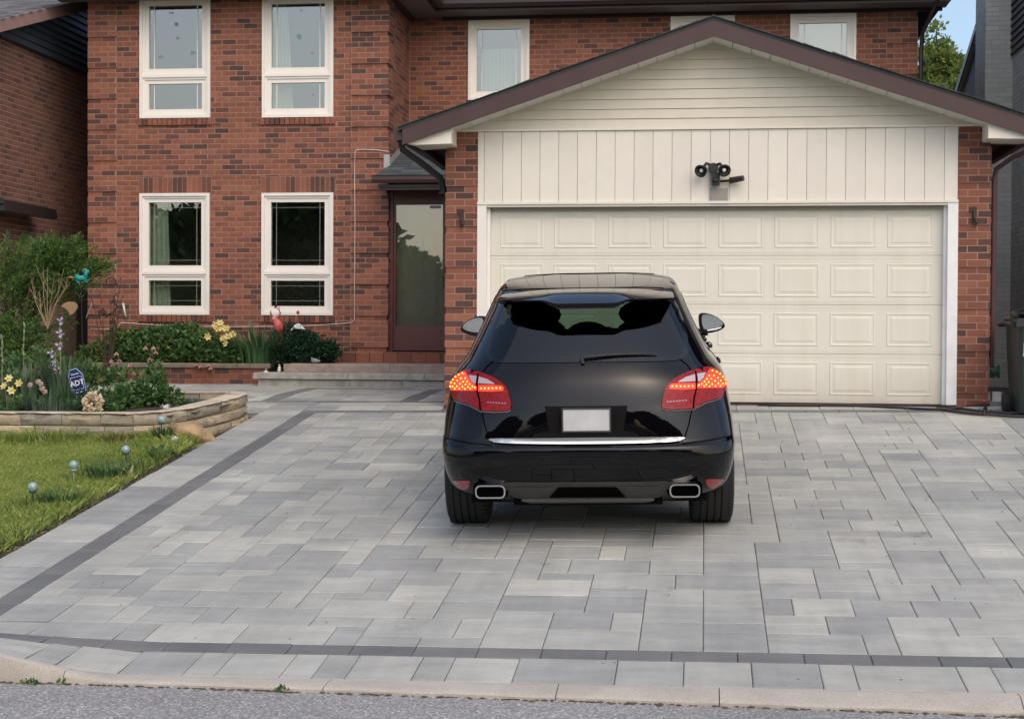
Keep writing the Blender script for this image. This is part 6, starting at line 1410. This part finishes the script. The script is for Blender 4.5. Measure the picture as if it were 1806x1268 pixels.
# hose, bin, and things beside the garage
b = MB(); r_ = .0135
H1 = [(.0, -.06), (.6, -.085), (1.2, -.12), (1.6, -.20), (2.05, -.31), (2.35, -.38), (2.55, -.34), (2.75, -.2), (2.93, -.12), (3.02, .05)]
H2 = [(2.15, -.21), (2.35, -.30), (2.45, -.48), (2.62, -.70), (2.85, -.82), (3.1, -.87), (3.5, -.88), (4.0, -.85)]
H3 = [(-.5, -.05), (.5, -.07), (1.3, -.075), (2.0, -.08), (2.40, -.16), (2.55, -.32), (2.75, -.55), (3.0, -.66), (3.4, -.70), (4.0, -.72)]
for Hh in (H1, H2, H3):
    P = [Vector((x, y, gz(x, y)+r_+.004+.004*math.sin(x*5))) for x, y in smooth_poly(Hh+Hh[::-1], 4)[4:4*(len(Hh)-1)]]; b.tube(P, r_, 7)
setp(b.build('garden_hose', simple('black_hose', (.022, .016, .016), .5), smooth=True), 'black garden hose lying along the foot of the garage door', 'hose')
nz = thing('hose_coupling', 'dark hose coupling with a red tap at the foot of the brick pier', 'hose fitting', tuple(at(1737, 728, -.62))); b = MB(); b.tube([at(1736, 733, -.62), at(1737, 725, -.55), at(1738, 718, -.5), at(1737, 712, -.42)], [.02, .026, .018, .014], 8); b.build('coupling', M['black'], nz, smooth=True); b = MB(); b.ell(at(1735.5, 708, -.4), (.03, .02, .022), 9, 6); b.build('tap', simple('red_plastic', (.30, .03, .03), .5), nz, smooth=True)
bn = thing('wheelie_bin', 'dark green wheeled bin with bags on its lid, cut by the frame edge', 'bin', (3.3, -.6, gz(3.3, -.6)))
def binbox():
    b = MB(); L_ = []; z0 = gz(3.1, -.7); xl = 3.045
    for (z, i, yf) in ((0.03, .055, -.86), (.3, .03, -.90), (.62, .01, -.95), (.90, 0, -1.0)): L_.append([(xl+i, yf+.03, z0+z), (xl+i+.03, yf, z0+z), (xl+.55-i, yf, z0+z), (xl+.58-i, yf+.03, z0+z), (xl+.58-i, -.3, z0+z), (xl+i, -.3, z0+z)])
    n = 6; V = [p for l in L_ for p in l]; F = [(i*n+k, i*n+(k+1) % n, (i+1)*n+(k+1) % n, (i+1)*n+k) for i in range(3) for k in range(n)]+[tuple(range(n)), tuple(range(23, 17, -1))]; b.add(V, F); return b, z0, xl
b, bz, xl = binbox(); gm = simple('dark_green_plastic', (.018, .030, .026), .5, var=.15, scale=6); b.build('bin_body', gm, bn, smooth=True, auto=30)
b = MB(); b.box(xl-.035, xl+.62, -1.03, -.26, bz+.90, bz+.955); b.box(xl-.02, xl+.60, -1.0, -.28, bz+.955, bz+.985); b.build('lid', simple('black_green_plastic', (.022, .026, .026), .5), bn)
b = MB(); b.tube([(xl-.07, -.95, bz+.93), (xl-.07, -.6, bz+.94), (xl-.07, -.28, bz+.93)], .018, 7); b.box(xl-.075, xl-.03, -.95, -.92, bz+.90, bz+.945); b.box(xl-.075, xl-.03, -.32, -.28, bz+.90, bz+.945); b.build('handle', M['black'], bn)
b = MB(); b.lathe([(0, -.03), (.10, -.03), (.115, -.02), (.115, .02), (.10, .03), (0, .03)], (xl-.015, -.42, bz+.118), (1, 0, 0), 20); b.build('wheel', RUB, bn, smooth=True, auto=40)
b = MB(); b.tube([(xl+.045, -1.0, bz+.60), (xl+.045, -1.01, bz+.74)], .007, 6); b.ell((xl+.045, -1.01, bz+.62), (.014, .01, .02), 8, 6); b.build('latch', simple('pale_latch', (.5, .5, .5), .4), bn)
def bag(name, lab, c, r_, mat, sd):
    b = MB(); b.ell((0, 0, 0), r_, 18, 12); rr = random.Random(sd); b.v = [(c[0]+x*(1+.15*math.sin(9*z/r_[2]+sd)+.08*math.sin(7*y/r_[1])), c[1]+y*(1+.12*math.sin(6*x/r_[0])), max(c[2]-r_[2]*.7, c[2]+z*(1+.12*math.sin(5*x/r_[0]+sd)))) for x, y, z in b.v]
    setp(b.build(name, mat, smooth=True), lab, 'bag')
bag('plastic_bag', 'crumpled black plastic bag on the lid of the bin', (xl+.13, -.72, bz+1.03), (.15, .2, .065), simple('black_plastic', (.012, .012, .014), .3), 1)
bag('plastic_bag', 'crumpled white plastic bag on the lid of the bin', (xl+.33, -.78, bz+1.055), (.16, .2, .095), simple('white_plastic', (.62, .64, .68), .35), 2)
b = MB(); b.box(xl+.10, xl+.34, -.98, -.72, bz+1.09, bz+1.135); setp(b.build('cardboard_box', simple('brown_card', (.16, .10, .07), .8, var=.1)), 'flat brown cardboard box lying on the bin bags', 'box')
q = at(1757, 714, -.1); b = MB(); b.box(q.x-.075, q.x+.075, -.16, .02, gz(q.x, -.1), q.z+.035); setp(b.build('concrete_block', simple('grey_concrete_block', (.22, .21, .20), .9, var=.2)), 'small grey concrete block at the foot of the brick pier', 'block')
q = at(1755, 700, .0); b = MB(); b.box(q.x-.04, q.x+.05, -.06, .05, q.z-.065, q.z+.055); setp(b.build('white_block', simple('white_block', (.55, .55, .52), .7, var=.1)), 'white plastic block stacked on the concrete block', 'block')
hr = thing('hose_hanger', 'dark green hose hanger on the side of the brick pier', 'hose hanger', tuple(at(1748, 658, -.05))); b = MB(); q = at(1752, 655, -.05); b.lathe([(.03, -.06), (.075, -.055), (.05, -.03), (.05, .03), (.075, .055), (.03, .06)], q, (1, 0, 0), 18); b.build('reel', simple('green_plastic', (.012, .055, .030), .5), hr, smooth=True, auto=40); b = MB(); b.box(q.x-.09, q.x+.02, -.07, -.03, q.z-.05, q.z+.03); b.build('bracket', simple('green_plastic2', (.010, .04, .024), .5), hr)
# ------------------------------------------------------------------ trees
def tree(name, lab, base, H, ells, nclump, per, cs, ls, mat, seed, group=None):
    t = thing(name, lab, 'tree', base, group); b = MB(); bs = Vector(base); b.tube([bs-Vector((0, 0, .3)), bs+Vector((.05, 0, H*.25)), bs+Vector((0, .05, H*.55)), bs+Vector((.05, 0, H*.92))], [H*.022, H*.018, H*.012, H*.003], 8)
    for (c_, r_) in ells: c_ = Vector(c_); s = bs+Vector((0, 0, max(H*.2, (c_.z-bs.z)*.6))); b.tube([s, s.lerp(c_, .6)+Vector((0, 0, .1)), c_+Vector((0, 0, r_[2]*.5))], [H*.009, H*.006, H*.002], 6)
    b.build('trunk', M['bark'], t, smooth=True); v, f = clump_cloud(ells, nclump, per, cs, ls, seed); raw('crown', v, f, M[mat], t); return t
def tE(px, py, Y, rx, rz): return (tuple(at(px, py, Y)), (rx, rx, rz))
TY = 18.5
tree('maple_tree', 'light green maple tree behind the house beside the neighbour chimney', (5.1, TY, -.3), 7.6, [tE(1640, 120, TY, .42, .5), tE(1651, 72, TY, .17, .42), tE(1664, 100, TY, .24, .36), tE(1678, 128, TY, .4, .42), tE(1698, 130, TY, .35, .40), tE(1625, 85, TY, .14, .26), tE(1680, 92, TY, .14, .2), tE(1712, 150, TY, .4, .5), tE(1630, 165, TY, .5, .5), tE(1670, 170, TY, .7, .45), tE(1700, 200, TY, 1.0, .6)], 640, 24, .075, .088, 'maple', 71)
proto = None
for i, (x, y, s) in enumerate(((-24, -33, 1.05), (-19.9, -31.5, .84), (-16.0, -33, 1.2), (-11.2, -31, .66), (-5.6, -33.5, .9), (-.6, -31.5, .85), (4.8, -34, .95), (10.5, -32, 1.2), (17, -33, 1.05))):
    lab = ('round leafy street tree across the road, '+('first', 'second', 'third', 'fourth', 'fifth', 'sixth', 'seventh', 'eighth', 'ninth')[i]+' along the far verge')
    if proto is None:
        proto = tree('street_tree', lab, (x, y, ROADZ), 7.2, [((x, y, 3.6), (2.6, 2.4, 2.2)), ((x-1.5, y, 2.6), (1.9, 1.8, 1.6)), ((x+1.6, y+.3, 2.9), (1.9, 1.8, 1.7)), ((x+.2, y, 5.0), (1.5, 1.4, 1.2)), ((x, y+.5, 1.2), (2.6, 1.6, 1.3))], 1500, 12, .30, .42, 'street', 81, 'street trees across the road')
    else:
        o = proto.copy(); C.objects.link(o); o.location = (x, y, ROADZ); o.scale = (s, s, s); o.rotation_euler = (0, 0, i*1.3); o['label'] = lab
        for ch in proto.children: c_ = ch.copy(); C.objects.link(c_); c_.parent = o
